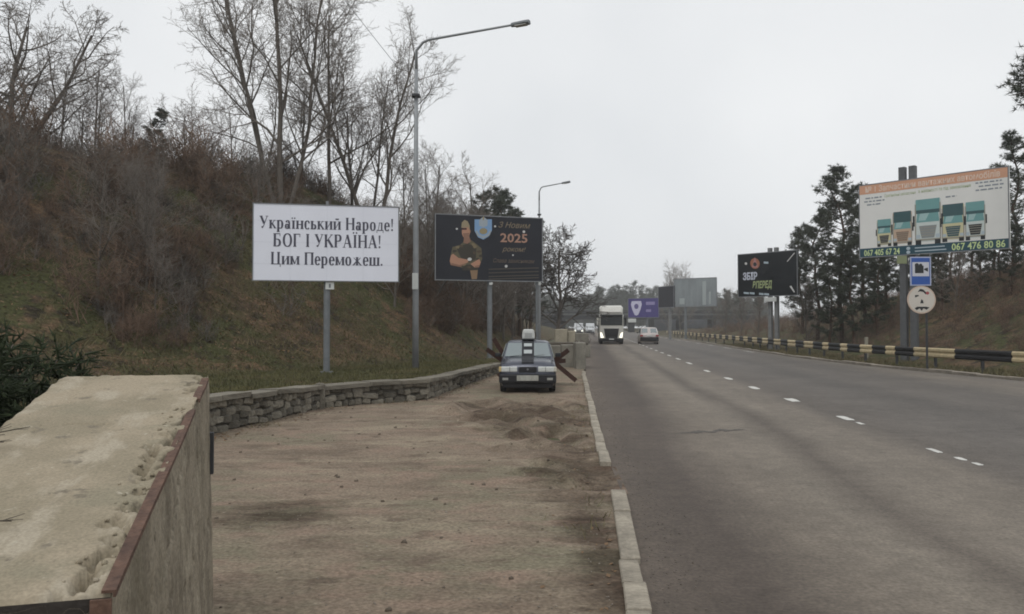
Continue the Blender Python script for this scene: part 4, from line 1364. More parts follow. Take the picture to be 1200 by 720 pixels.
# cuts are (right pixel edge, colour of the piece that starts there)
for (pa_, ca), (pb_, cb) in zip(cuts[:-1], cuts[1:]):
    segs.append((d_of_px(pa_), d_of_px(pb_), ca))
dd_ = d_of_px(953); c_ = 1
while dd_ < 150:
    segs.append((dd_, dd_ + 2.1, c_)); dd_ += 2.1; c_ = 1 - c_
prof = [(0, -.02), (.05, .035), (.05, .12), (.0, .175), (.0, .215), (.05, .27), (.05, .355), (0, .41)]
for a_, b_, c_ in segs:
    if b_ - a_ < .05: continue
    p0, p1 = rail_pt(a_), rail_pt(b_)
    u = (p1 - p0).normalized(); nr = Vector((-u.y, u.x, 0))
    b = MB()
    rings = []
    for p in (p0, p1):
        rings.append([p - G0 + nr * q[0] + Vector((0, 0, .52 + q[1])) for q in prof] + [p - G0 + nr * (q[0] - .006) + Vector((0, 0, .52 + q[1])) for q in reversed(prof)])
    b.loft(rings)
    b.build('rail_panel', RW if c_ else RB, rail)
for d in list(np.arange(26, 70, 3.0)) + list(np.arange(72, 150, 6.0)):
    p = rail_pt(d) - G0
    MB().box((p.x + .12, p.y, .38), (.10, .10, .96)).build('post', M_DKSTEEL, rail)
# small pale marker behind the rail
p = P(1015, 400, 44)
mk = MB().box((p.x, p.y, .62), (.16, .12, 1.3), bev=.02).build('marker_post', paint('old_white_post', (.30, .28, .22)))
tag(mk, 'short pale marker post standing behind the striped crash barrier', 'post')

# ------------------------------------------------------------------ traffic sign post
d = 33.6
c = P(1080, 352, d)
sg = empty('traffic_sign', (c.x + .12, d, 0), ang * .5, 'blue camera sign above a round white sign on one post', 'traffic sign')
o0 = -.12
MB().tube([(.12, .07, -.3), (.12, .07, P(0, 303, d).z)], .045, 10).build('post', M_DKSTEEL, sg)
zt_, zb_ = P(0, 301, d).z, P(0, 335, d).z
wS = 24 / F * d
MB().box((-.12 - .02, 0, (zt_ + zb_) / 2), (wS, .03, zt_ - zb_), bev=.012).build('square_plate', paint('sign_pale_edge', (.40, .44, .60)), sg)
BLUE = paint('sign_blue', (.035, .10, .36))
flat('plate_blue', [rect(-.14 - wS * .44, zb_ + .05, -.14 + wS * .44, zt_ - .05)], BLUE, sg, -.018)
cz_ = zb_ + (zt_ - zb_) * .57
flat('plate_white', [rect(-.14 - wS * .40, cz_ - .30, -.14 + wS * .40, cz_ + .30)], paint('sign_white', (.56, .57, .62)), sg, -.021)
flat('camera_symbol', [rect(-.38, cz_ - .17, -.02, cz_ + .15), [(.0, cz_ - .03), (.16, cz_ - .11), (.16, cz_ + .07), (.0, cz_ + .02)], disc(-.30, cz_ + .17, .09, n=12), disc(-.14, cz_ + .17, .07, n=12)], BLK, sg, -.024)
rr = 16.3 / F * d
cz_ = P(0, 351.5, d).z
b = MB().tube([(-.12, -.02, cz_), (-.12, .012, cz_)], rr, 32)
b.build('round_plate', paint('sign_cream_edge', (.58, .45, .36)), sg)
flat('round_face', [disc(-.12, cz_, rr * .91, n=32)], paint('sign_cream', (.60, .56, .50)), sg, -.024)
sy = [(-.28, .55), (-.1, .78), (.12, .74), (.34, .52), (.42, .38), (.26, .40), (.12, .56), (-.10, .60)]
flat('round_symbol', [[(-.12 + x * rr, cz_ + z * rr) for x, z in sy],
                      [(-.12 + x * rr, cz_ + z * rr) for x, z in ((-.46, .16), (-.2, .26), (-.2, .34), (-.46, .34))],
                      [(-.12 + x * rr, cz_ + z * rr) for x, z in ((-.1, -.26), (.14, -.26), (.1, -.05), (-.02, .05))],
                      [(-.12 + x * rr, cz_ + z * rr) for x, z in ((-.5, -.6), (-.3, -.5), (.3, -.5), (.55, -.55), (.35, -.72), (.12, -.62), (0, -.8), (-.15, -.62), (-.36, -.76))]], BLK, sg, -.026)
flat('round_red_mark', [disc(-.12 + rr * .42, cz_ + rr * .48, rr * .12, n=10)], paint('sign_red', (.35, .08, .09)), sg, -.028)
MB().box((-.12 - .78, .02, zt_ - .12), (.42, .03, .34), bev=.01).build('small_plate', paint('sign_olive', (.22, .25, .14)), sg)

# ------------------------------------------------------------------ vehicles (front towards -y in their own space)
GLASS = mat('car_glass', (.055, .095, .10), .08, .1, 2, spec=.9)
GLASS.node_tree.nodes['Principled BSDF'].inputs['IOR'].default_value = 2.1
TYRE = mat('tyre_rubber', (.018, .017, .016), .9, .3, 8)
RIM = mat('wheel_steel', (.22, .22, .23), .45, .2, 6, metal=.5)
BUMP = mat('black_bumper', (.022, .022, .025), .6, .3, 5)
CHROME = mat('headlamp_glass', (.62, .64, .62), .12, .15, 12, spec=.8)


def wheel(parent, x, y, r, w):
    ty = MB()
    prof_ = [(-w / 2, r * .62), (-w / 2, r * .93), (-w * .36, r), (w * .36, r), (w / 2, r * .93), (w / 2, r * .62)]
    N = 24
    ty.loft([[Vector((q[0], q[1] * math.cos(2 * math.pi * k / N), q[1] * math.sin(2 * math.pi * k / N))) for q in prof_] for k in range(N + 1)], cap=False)
    wl_ = empty('wheel'); wl_.parent = parent; wl_.location = (x, y, r - .01)
    ty.build('tyre', TYRE, wl_, smooth=True)
    rm = MB()
    s_ = 1 if x > 0 else -1
    rm.tube([(s_ * w * .30, 0, 0), (s_ * w * .42, 0, 0)], r * .63, 20)
    rm.tube([(s_ * w * .42, 0, 0), (s_ * w * .50, 0, 0)], [r * .25, r * .15], 10)
    rm.build('rim', RIM, wl_)


def section(y, hw, z0, z1, crown=.03, tuck=.06):
    """ring round a car body at y"""
    return [Vector(p) for p in ((-hw + tuck, y, z0), (-hw, y, z0 + (z1 - z0) * .35), (-hw + .01, y, z0 + (z1 - z0) * .72), (-hw + .06, y, z1 - .03), (-hw * .55, y, z1 + crown * .7), (0, y, z1 + crown),
                                (hw * .55, y, z1 + crown * .7), (hw - .06, y, z1 - .03), (hw - .01, y, z0 + (z1 - z0) * .72), (hw, y, z0 + (z1 - z0) * .35), (hw - tuck, y, z0), (0, y, z0 - .01))]


def car(name, loc, rz, label, body_m, L=4.0, Wd=1.65, H=1.42, hood=.92, beltz=.93, cowl=1.0, wsl=.85, roof_l=1.5, rear_sl=.55, kind='hatch', lamps=None, front=True, cat='car', clear=.17, glass_top=.9):
    e = empty(name, loc, rz, label, cat)
    hw = Wd / 2
    y0, y1 = -L / 2, L / 2
    yc = y0 + cowl                     # foot of the windscreen
    yr0 = yc + wsl; yr1 = yr0 + roof_l; yb = yr1 + rear_sl
    st = [(y0 + .02, hw * .90, clear + .12, hood - .26), (y0 + .10, hw * .95, clear + .05, hood - .13), (y0 + .35, hw * .985, clear, hood - .06), (yc - .1, hw, clear, beltz), (yc + .3, hw, clear, beltz + .02),
          ((y0 + y1) / 2 + .3, hw, clear, beltz + .03), (min(yb, y1 - .25), hw * .99, clear, beltz + .03), (y1 - .08, hw * .96, clear + .06, beltz - .03), (y1, hw * .90, clear + .14, beltz - .16)]
    MB().loft([section(*q) for q in st]).build('body', body_m, e, smooth=True, bevel=0)
    # cabin: pillars and roof, glass set a little proud
    ri = hw - .20
    def ring(y, w_bot, w_top, zb_, zt_, cw=.025):
        return [Vector(p) for p in ((-w_bot, y, zb_), (-w_top, y, zt_ - .03), (-w_top * .8, y, zt_ - (.0 if cw else .012)), (0, y, zt_ + cw - (0 if cw else .012)), (w_top * .8, y, zt_ - (.0 if cw else .012)), (w_top, y, zt_ - .03), (w_bot, y, zb_))]
    bz = beltz - .02
    rings = [ring(yc - .02, hw - .07, hw - .08, bz - .03, bz + .03, 0), ring(yc + wsl * .5, hw - .06, hw - .135, bz, bz + .03 + (H - .06 - bz) * .5, 0),
             ring(yr0, hw - .05, ri, bz, H - .03, 0), ring(yr0 + .3, hw - .05, ri, bz, H), ring(yr1 - .3, hw - .05, ri, bz, H), ring(yr1, hw - .06, ri, bz, H - .04), ring(min(yb, y1 - .04), hw - .08, hw - .12, bz - .03, bz + .05)]
    MB().loft(rings).build('cabin', body_m, e, smooth=False, bevel=.02)
    def quad(name_, p, m_):
        c_ = sum((Vector(q) for q in p), Vector()) / len(p)
        nn = (Vector(p[1]) - Vector(p[0])).cross(Vector(p[3]) - Vector(p[0])).normalized()
        return MB().add([Vector(q) + nn * .014 for q in p] + [Vector(q) - nn * .004 for q in p], [(0, 1, 2, 3), (7, 6, 5, 4)] + [(i, (i + 1) % 4, 4 + (i + 1) % 4, 4 + i) for i in range(4)]).build(name_, m_, e)
    t0, t1 = .07, glass_top
    def lerp(a, b, t): return a + (b - a) * t
    def wsp(t, s_, inset):   # a point on the windscreen plane
        return (s_ * (lerp(hw - .09, ri, t) - inset), lerp(yc, yr0, t), lerp(bz + .03, H - .03, t))
    quad('windscreen', [wsp(t0, -1, .05), wsp(t0, 1, .05), wsp(t1, 1, .04), wsp(t1, -1, .04)], GLASS)
    def rwp(t, s_, inset): return (s_ * (lerp(hw - .12, ri, t) - inset), lerp(min(yb, y1 - .04), yr1, t), lerp(bz + .05, H - .04, t))
    quad('rear_window', [rwp(.1, 1, .06), rwp(.1, -1, .06), rwp(.88, -1, .05), rwp(.88, 1, .05)], GLASS)
    for s_ in (-1, 1):
        def sp(y, t): return (s_ * lerp(hw - .045, ri + .015, t), y, lerp(bz, H - .03, t))
        ym = (yr0 + yr1) / 2 + .05
        for (ya, yb_, yc_, yd) in ((yc + wsl * .28, ym - .04, ym - .04, yr0 + .02), (ym + .04, yr1 + rear_sl * .35, yr1 - .12, ym + .04)):
            p = [sp(ya, .12), sp(yb_, .12), sp(yc_, .86), sp(yd, .86)]
            if s_ > 0: pass
            else: p = p[::-1]
            quad('side_window', p, GLASS)
        MB().box((s_ * (hw + .07), yc + .28, beltz + .09), (.17, .08, .11), bev=.025).build('wing_mirror', BUMP, e)
        wheel(e, s_ * (hw - .12), y0 + .72, .285, .18)
        wheel(e, s_ * (hw - .12), y1 - .72, .285, .18)
    return e, hw, y0, y1, yc, yr0


# parked hatchback
cpos = P(620.5, 462, 22.2)
BODY = mat('grey_blue_metallic', (.075, .082, .108), .26, .2, 3, metal=.4, spec=.75)
e, hw, y0, y1, yc, yr0 = car('parked_car', (cpos.x, 22.2 + 2.0, 0.02), R(-1.5), 'grey old hatchback with black central stripe parked on the dirt lot', BODY, L=4.0, Wd=1.64, H=1.43, hood=.93, beltz=.93, cowl=1.06, wsl=.78)
MB().box((0, y0 + .015, .40), (1.60, .22, .24), bev=.05).build('bumper', BUMP, e)
MB().box((0, y0 + .07, .22), (1.40, .16, .16), bev=.04).build('front_valance', BUMP, e)
MB().box((0, y0 + .012, .655), (.50, .10, .15), bev=.02).build('grille', BUMP, e)
for s_ in (-1, 1):
    hl_ = MB().box((s_ * .515, y0 + .035, .665), (.45, .10, .15), bev=.03).build('headlight', CHROME, e)
MB().box((-.755, y0 + .06, .665), (.10, .10, .14), bev=.02).build('turn_signal', paint('amber_lens', (.55, .42, .2), .25), e)
MB().box((.755, y0 + .06, .665), (.10, .10, .14), bev=.02).build('turn_signal', paint('pale_lens', (.55, .52, .45), .25), e)
MB().box((.0, y0 - .105, .425), (.60, .02, .15), bev=.005).build('number_plate', mat('plate_dirty', (.42, .42, .38), .6, .35, 14, stretch=(1, 1, .5)), e)
MB().tube([(0, y0 - .04, .665), (0, y0 - .052, .665)], .03, 14).build('badge', RIM, e)
# black stripe over bonnet, screen and roof, with two white papers behind the glass
STR = mat('matt_black_wrap', (.016, .017, .022), .65, .2, 6)
zh = lambda y: interp(y, [(y0 + .1, .845), (y0 + .35, .915), (yc - .1, .975), (yc, .98)])
ysx = [y0 + .09, y0 + .2, y0 + .35, y0 + .6, y0 + .8, yc - .03]
b = MB(); b.loft([[Vector((-.17, y, zh(y) + .012)), Vector((.17, y, zh(y) + .012)), Vector((.17, y, zh(y) - .03)), Vector((-.17, y, zh(y) - .03))] for y in ysx]); b.build('bonnet_stripe', STR, e)
def wsq(t, x, n_):   # on the windscreen
    return Vector((x, yc + .78 * t - n_ * .56, .94 + (1.40 - .94) * t + n_ * .86))
def wpatch(name_, x0_, x1_, ta, tb, n_, m_):
    p = [wsq(ta, x0_, n_), wsq(ta, x1_, n_), wsq(tb, x1_, n_), wsq(tb, x0_, n_)]
    pb_ = [q + Vector((0, .01, -.014)) for q in p]
    MB().add(p + pb_, [(0, 1, 2, 3), (7, 6, 5, 4)] + [(i, (i + 1) % 4, 4 + (i + 1) % 4, 4 + i) for i in range(4)]).build(name_, m_, e)
wpatch('screen_stripe', -.18, .18, .04, .97, .030, STR)
PAPER = paint('paper_white', (.40, .43, .43), .5)
wpatch('screen_paper', -.12, .12, .64, .82, .042, PAPER)
wpatch('screen_paper', -.12, .12, .20, .42, .042, PAPER)
for s_ in (-1, 1):
    MB().tube([(s_ * .70, y0 + .16, .83), (s_ * .71, y0 + .4, .885), (s_ * .70, y0 + .8, .925), (s_ * .68, yc - .05, .935)], .008, 5).build('bonnet_gap', BUMP, e)
    MB().box((s_ * .50, y0 - .015, .665), (.012, .02, .13)).build('headlight_divider', BUMP, e)
    MB().box((s_ * .62, y0 - .10, .40), (.16, .02, .07), bev=.008).build('fog_lamp', paint('fog_lens', (.30, .30, .28), .2), e)
MB().box((0, y0 - .10, .505), (1.50, .02, .02)).build('bumper_trim', mat('trim_grey', (.08, .08, .085), .5, .2, 6), e)
MB().box((0, yr0 + .75, 1.462), (.36, 1.3, .02)).build('roof_stripe', STR, e)
for s_ in (-.28, .28):
    MB().tube([(s_ - .25, yc - .02, .985), (s_ + .2, yc + .03, 1.03)], .008, 6).build('wiper', BUMP, e)
# white box with handles on the roof
zr = 1.495
bx = empty('roof_box', (cpos.x + .02, 22.2 + 2.35, zr), R(-1.5), 'white moulded box standing on the roof of the grey hatchback', 'box')
MB().loft([[Vector((-w_, -d_, z)), Vector((w_, -d_, z)), Vector((w_, d_, z)), Vector((-w_, d_, z))] for w_, d_, z in ((.18, .17, 0), (.195, .185, .03), (.185, .175, .20), (.165, .155, .275), (.12, .10, .30))]).build('shell', mat('dirty_white_plastic', (.55, .56, .54), .6, .2, 6), bx, bevel=.012)
for s_ in (-1, 1):
    MB().tube([(s_ * .185, -.05, .02), (s_ * .23, -.05, .08), (s_ * .22, -.05, .18), (s_ * .165, -.05, .23)], .013, 8).build('handle', BUMP, bx)
MB().box((0, -.186, .12), (.22, .012, .13), bev=.004).build('front_panel', paint('panel_grey', (.36, .37, .36)), bx)

# truck with trailer
tp = P(716.5, 403.5, 82)
TW = mat('truck_white', (.62, .61, .56), .35, .12, 1.5, spec=.5)
t = empty('truck', (tp.x, 82, 0), ang, 'white articulated lorry with lit headlights driving towards the lot', 'truck')
def ringt(y, hw, z0, z1, r=.12):
    return [Vector(p) for p in ((-hw + .04, y, z0), (-hw, y, z0 + .3), (-hw, y, z1 - r), (-hw + r, y, z1), (hw - r, y, z1), (hw, y, z1 - r), (hw, y, z0 + .3), (hw - .04, y, z0))]
MB().loft([ringt(.0, 1.16, .45, 2.95), ringt(.08, 1.22, .40, 3.0), ringt(.5, 1.25, .40, 3.15), ringt(2.2, 1.25, .40, 3.2)]).build('cab', TW, t)
MB().loft([ringt(.14, 1.12, 2.98, 3.35, .2), ringt(.45, 1.2, 2.98, 3.85, .2), ringt(1.0, 1.22, 2.98, 4.02, .2), ringt(2.1, 1.22, 2.98, 4.05, .2)]).build('roof_fairing', TW, t)
MB().box((0, -.02, 2.42), (2.22, .06, .92), bev=.05).build('windscreen', mat('truck_glass', (.012, .018, .018), .12, .1, 2, spec=.4), t)
MB().box((0, -.12, 2.98), (2.3, .26, .17), rot=(.25, 0, 0), bev=.04).build('sun_visor', mat('visor_dark', (.035, .04, .04), .4, .2, 4), t)
gr_ = MB().add([(-.78, -.03, 1.62), (.78, -.03, 1.62), (.62, -.05, .62), (-.62, -.05, .62), (-.78, .05, 1.62), (.78, .05, 1.62), (.62, .05, .62), (-.62, .05, .62)],
               [(0, 1, 2, 3), (7, 6, 5, 4), (0, 4, 5, 1), (1, 5, 6, 2), (2, 6, 7, 3), (3, 7, 4, 0)]).build('grille', BUMP, t)
for k in range(5):
    MB().box((0, -.06, .80 + k * .17), (1.24 + k * .06, .02, .03)).build('grille_bar', M_DKSTEEL, gr_)
MB().box((0, -.02, .45), (2.44, .22, .32), bev=.05).build('bumper', BUMP, t)
MB().box((0, -.14, .52), (.5, .02, .11)).build('number_plate', paint('plate_white', (.6, .62, .6)), t)
HLM = emit('lit_headlamp', (1.0, .96, .80), 1.3)
for s_ in (-1, 1):
    MB().add([(s_ * .80, -.06, .68), (s_ * 1.10, -.02, .66), (s_ * 1.17, .0, 1.25), (s_ * .98, -.03, 1.15), (s_ * .80, .06, .68), (s_ * 1.10, .06, .66), (s_ * 1.17, .06, 1.25), (s_ * .98, .06, 1.15)],
             [(0, 1, 2, 3), (7, 6, 5, 4), (0, 4, 5, 1), (1, 5, 6, 2), (2, 6, 7, 3), (3, 7, 4, 0)]).build('headlight', HLM, t)
    MB().box((s_ * 1.42, -.05, 2.35), (.20, .16, .75), bev=.05).build('mirror', BUMP if s_ > 0 else TW, t)
    MB().box((s_ * 1.32, .0, 2.62), (.2, .06, .06)).build('mirror_arm', BUMP, t)
    for wy in (1.1, 4.8, 9.5, 10.8, 12.1):
        wheel(t, s_ * 1.05, wy, .5, .32)
MB().box((0, 9.2, 2.5), (2.5, 13.0, 2.9), bev=.04).build('trailer', mat('trailer_dark_green', (.045, .055, .04), .6, .2, 1), t)
MB().box((0, 7.4, .92), (.9, 12.6, .24)).build('chassis', M_DKSTEEL, t)

# receding light SUV
sp_ = P(763, 403, 82)
SUVM = mat('pinkish_white_paint', (.50, .45, .43), .3, .1, 3, spec=.6)
e2, hw, y0, y1, yc, yr0 = car('suv_car', (sp_.x, 84, 0), ang, 'pale pinkish white car with dark lower bumper seen from behind', SUVM, L=4.4, Wd=1.95, H=1.72, hood=1.0, beltz=1.08, cowl=1.1, wsl=.8, roof_l=1.7, rear_sl=.6)
e2.rotation_euler = (0, 0, ang + math.pi)
e2.location = (sp_.x, 84, 0)
# its own front is -y, turned round: the tail (+y) faces the lot
MB().box((0, y1 - .0, .52), (1.86, .26, .42), bev=.06).build('rear_bumper', BUMP, e2)
MB().box((0, y1 + .0, .86), (.55, .08, .13), bev=.01).build('number_plate', paint('plate_white', (.6, .62, .6)), e2)
for s_ in (-1, 1):
    MB().box((s_ * .80, y1 - .02, .88), (.30, .14, .18), bev=.03).build('tail_light', paint('tail_red', (.30, .03, .03), .3), e2)
    MB().box((s_ * .66, .2, 1.76), (.05, 1.6, .05), bev=.01).build('roof_rail', BUMP, e2)

# vans under the bridge
def van(px, d, label, lit):
    p = P(px, 391, d)
    v = empty('van', (p.x, d, 0), ang, label, 'van', 'vans coming from under the bridge')
    VM = mat('van_white', (.52, .54, .55), .4, .1, 2)
    MB().loft([[Vector(q) for q in ((-hw_, y, .3), (-hw_, y, z1 * .6), (-hw_ * .9, y, z1), (hw_ * .9, y, z1), (hw_, y, z1 * .6), (hw_, y, .3))] for y, hw_, z1 in ((0, .9, 1.1), (.25, .98, 1.25), (.9, 1.0, 1.35), (1.7, 1.0, 2.3), (2.2, 1.0, 2.45), (5.2, 1.0, 2.45))]).build('body', VM, v)
    MB().add([(-.85, .98, 1.42), (.85, .98, 1.42), (.80, 1.66, 2.22), (-.80, 1.66, 2.22), (-.85, 1.05, 1.40), (.85, 1.05, 1.40), (.80, 1.72, 2.20), (-.80, 1.72, 2.20)], [(0, 1, 2, 3), (7, 6, 5, 4), (0, 4, 5, 1), (1, 5, 6, 2), (2, 6, 7, 3), (3, 7, 4, 0)]).build('windscreen', GLASS, v)
    MB().box((0, .0, .48), (1.85, .2, .3), bev=.05).build('bumper', BUMP, v)
    MB().box((0, -.0, .8), (.9, .1, .2), bev=.03).build('grille', BUMP, v)
    for s_ in (-1, 1):
        MB().box((s_ * .72, .03, .86), (.3, .12, .24), bev=.04).build('headlight', HLM if lit else CHROME, v)
        for wy in (1.0, 4.2): wheel(v, s_ * .86, wy, .33, .2)
    return v
van(678, 165, 'white van with lit headlight behind the concrete blocks', True)
van(691.5, 172, 'white van with unlit lamps following close to the lorry', False)

# ------------------------------------------------------------------ steel hedgehogs either side of the car
HR = mat('hedgehog_steel', (.070, .034, .025), .8, .4, 5, bump=.2, bscale=30)
def hedgehog(c, dirs, label):
    e = empty('steel_hedgehog', (c.x, c.y, 0), 0, label, 'barrier', 'steel hedgehogs beside the parked car')
    for (dv, la, lb) in dirs:
        dv = Vector(dv).normalized()
        up = Vector((0, 1, 0)) if abs(dv.y) < .8 else Vector((1, 0, 0))
        s1 = dv.cross(up).normalized(); s2 = dv.cross(s1)
        b = MB()
        cc = Vector((0, 0, c.z))
        # I section
        pr = [(-.07, -.075), (.07, -.075), (.07, -.06), (.008, -.06), (.008, .06), (.07, .06), (.07, .075), (-.07, .075), (-.07, .06), (-.008, .06), (-.008, -.06), (-.07, -.06)]
        b.loft([[cc + dv * L_ + s1 * q[0] + s2 * q[1] for q in pr] for L_ in (-la, lb)])
        b.build('beam', HR, e)
    MB().box((0, 0, c.z), (.3, .3, .02), rot=(.6, .5, 0)).build('gusset', HR, e)
    return e
hedgehog(P(598, 429, 25.6), [((-.69, -.22, .50), .62, .95), ((-.52, -.1, .86), .55, 1.04), ((.55, .65, .45), .6, .8)], 'rusty steel hedgehog between the stone wall and the grey hatchback')
hedgehog(P(648, 424, 25.4), [((.80, -.3, -.66), .75, .95), ((.72, -.12, .55), .75, .62), ((.6, .75, .02), .6, .60)], 'rusty steel hedgehog between the grey hatchback and the road kerb')

# ------------------------------------------------------------------ concrete blocks of the checkpoint
BC = mat('precast_concrete', (.27, .255, .215), .92, .35, 1.8, bump=.4, bscale=18, rand=.12, fine=20, fvar=.15)
BY = mat('yellowish_precast', (.36, .325, .25), .92, .3, 1.8, bump=.4, bscale=18, fine=20, fvar=.15)
def cblock(px0, px1, pyb, pyt, d, depth, m, label, name='concrete_barrier', rz=0.0, slots=True):
    a, b = P(px0, pyb, d), P(px1, pyt, d)
    e = empty(name, ((a.x + b.x) / 2, d + depth / 2, a.z), rz, label, 'concrete block', 'concrete blocks at the roadside')
    w, h = b.x - a.x, b.z - a.z
    me = stone_mesh(w, depth, h, int(px0 * 7 + pyt), .012, .035)
    o = link('block', me, m, e); o.location = (0, 0, h / 2)
    for s_ in (-.28, .28):
        MB().tube([(s_ * w - .05, 0, h - .01), (s_ * w - .05, 0, h + .05), (s_ * w + .05, 0, h + .05), (s_ * w + .05, 0, h - .01)], .011, 6).build('lifting_loop', HR, e)
    return e
cblock(658, 674, 432, 404, 36.0, .6, BC, 'grey concrete block standing next to the hedgehog by the road')
cblock(674.5, 686.5, 434, 401.5, 34.6, 1.6, BC, 'tall grey concrete block at the end of the white kerb')
cblock(644, 657, 428, 405, 38.0, .6, BC, 'low grey concrete block half hidden by the hedgehog')
o = MB().box((P(664, 0, 37.0).x, 37.0, P(0, 403.0, 37).z), (1.9, .9, .12), bev=.01).build('timber_plank', mat('weathered_timber', (.12, .105, .085), .9, .3, 3, stretch=(1, 1, 6)))
tag(o, 'weathered plank laid across the tops of the concrete blocks', 'plank')
cblock(650.5, 665, 402.0, 386.0, 40.5, .8, BY, 'yellowish concrete block raised on the stack, larger one')
cblock(665.5, 674.5, 402.0, 388.0, 40.7, .8, BY, 'yellowish concrete block raised on the stack, smaller one')
cblock(674.5, 690, 404.0, 390.5, 48, 1.0, BC, 'grey concrete block set back from the kerb behind the others')
# stack carrying the raised blocks
cblock(649.5, 676, 424.4, 402.3, 40.4, 1.0, BC, 'long grey concrete block carrying the yellowish blocks')
cblock(674, 692, 418.7, 404.3, 48, 1.2, BC, 'grey concrete block at the bottom of the set-back pair')

# ------------------------------------------------------------------ bridge far ahead
D = 230.0
br = empty('overpass', (RX(6, D), D, 0), 0, 'long dark concrete overpass crossing the road far ahead', 'bridge')
B0 = br.location.copy()
xa, xb = P(600, 0, D).x - B0.x, P(885, 0, D).x - B0.x
zt_, zb_ = P(0, 364.5, D).z, P(0, 374.5, D).z
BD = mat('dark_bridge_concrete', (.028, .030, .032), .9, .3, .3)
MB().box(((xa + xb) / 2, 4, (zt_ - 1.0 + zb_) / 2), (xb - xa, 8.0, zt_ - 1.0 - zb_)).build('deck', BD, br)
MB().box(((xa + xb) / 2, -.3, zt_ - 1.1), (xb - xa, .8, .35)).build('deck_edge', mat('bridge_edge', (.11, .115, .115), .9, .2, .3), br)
for k in range(int((xb - xa) / 3)):
    MB().box((xa + 1.5 + 3 * k, -.2, zt_ - .5), (.25, .25, 1.0)).build('railing_post', BD, br)
MB().box(((xa + xb) / 2, -.2, zt_ - .02), (xb - xa, .2, .22)).build('railing', BD, br)
MB().box(((xa + xb) / 2, -.2, zt_ - .5), (xb - xa, .12, .5)).build('railing_panel', BD, br)
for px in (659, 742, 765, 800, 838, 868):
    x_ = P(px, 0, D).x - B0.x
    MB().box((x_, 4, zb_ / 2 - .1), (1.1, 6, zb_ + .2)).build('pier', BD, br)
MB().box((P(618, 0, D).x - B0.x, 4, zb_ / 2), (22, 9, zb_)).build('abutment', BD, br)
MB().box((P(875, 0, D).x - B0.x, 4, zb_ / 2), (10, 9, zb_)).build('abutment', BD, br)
o = MB().box((P(825, 0, 242).x, 242, 2.0), (34, 1.0, 4.2)).build('retaining_wall', mat('bluish_wall', (.12, .13, .145), .9, .3, .4))
tag(o, 'bluish grey retaining wall beneath the far overpass', 'wall')


# ------------------------------------------------------------------ trees
def bare_tree(seed, H, r0, fork=None, spread=1.0, first=.3, n1=9, n2=6, n3=6, n4=4, lean=(0, 0), up=.25, twig=.010, stems=1, broad=.42):
    """returns (trunk arrays, crown arrays) of a leafless tree"""
    g = random.Random(seed)
    tr_, cr_ = MB(), MB()
    tips_b, tips_t, tips_r = [], [], []

    def bend(d, k):
        v = Vector((g.gauss(0, k), g.gauss(0, k), g.gauss(0, k)))
        return (d + v).normalized()

    def branch(p, d, L, r, lev):
        if lev >= 4:
            d2 = bend(d, .25)
            q = p + d2 * L
            tips_b.append(p); tips_t.append(q); tips_r.append(max(twig, r))
            if L > .35:
                m_ = p + d2 * L * .5
                tips_b.append(m_); tips_t.append(m_ + bend(d2, .5) * L * .5); tips_r.append(twig * .8)
            return
        ns = (7, 5, 4, 3)[lev]
        pts, rs = [p], [r]
        dd = d
        for i in range(ns):
            dd = bend(dd, (.07, .16, .2, .24)[lev])
            dd = (dd + Vector((0, 0, up * (.4 if lev == 0 else .35)))).normalized() if lev < 3 else dd
            pts.append(pts[-1] + dd * L / ns)
            rs.append(r * (1 - .72 * (i + 1) / ns) if lev else r * (1 - .62 * (i + 1) / ns))
        (tr_ if lev < 2 else cr_).tube(pts, rs, (7, 5, 4, 3)[lev], cap=False)
        nb = (n1, n2, n3, n4)[lev]
        for k in range(nb):
            t = (first if lev == 0 else .22) + (1 - (first if lev == 0 else .22)) * ((k + g.random() * .9) / nb)
            t = min(t, .985)
            i = min(int(t * ns), ns - 1); f_ = t * ns - i
            q = pts[i].lerp(pts[i + 1], f_)
            rq = rs[i] + (rs[i + 1] - rs[i]) * f_
            ax_ = (pts[i + 1] - pts[i]).normalized()
            a = g.uniform(0, 2 * math.pi) if lev else (k * 2.4 + g.uniform(-.4, .4))
            ref = Vector((math.cos(a), math.sin(a), 0))
            side_ = (ref - ax_ * ref.dot(ax_)).normalized()
            if lev > 0 and g.random() < .5:
                side_ = bend(side_, .6)
            an = R(g.uniform(28, 58)) * spread
            nd = (ax_ * math.cos(an) + side_ * math.sin(an)).normalized()
            Lc = L * g.uniform(.75, 1.2) * ((broad * (1.15 - .6 * t)) if lev == 0 else (.52, .48, .42)[lev - 1] * (1.15 - .5 * t))
            branch(q, nd, Lc, max(twig, rq * g.uniform(.45, .68)), lev + 1)
    if fork:
        for (dx, dy, hh, rr_) in fork:
            branch(Vector((dx * .12, dy * .12, -.4)), Vector((dx, dy, 1)).normalized(), H * hh, r0 * rr_, 0)
    else:
        branch(Vector((0, 0, -.4)), Vector((lean[0], lean[1], 1)).normalized(), H, r0, 0)
    tv, tf = cones([tuple(p) for p in tips_b], [tuple(p) for p in tips_t], tips_r)
    k = len(cr_.v)
    cr_.v += [tuple(p) for p in tv]
    cr_.f += [tuple(int(i) + k for i in q) for q in tf]
    return tr_, cr_


def mk_tree(name, tr_, cr_, label, cat='tree', group=None, tm=None, cm=None):
    e = empty(name, (0, 0, 0), 0, label, cat, group)
    for nm, b, m_ in (('trunk', tr_, tm or M_BARK), ('crown', cr_, cm or M_TWIG)):
        me = bpy.data.meshes.new(nm); me.from_pydata([tuple(p) for p in b.v], [], b.f); me.update()
        for p_ in me.polygons: p_.use_smooth = True
        link(nm, me, m_, e)
    return e


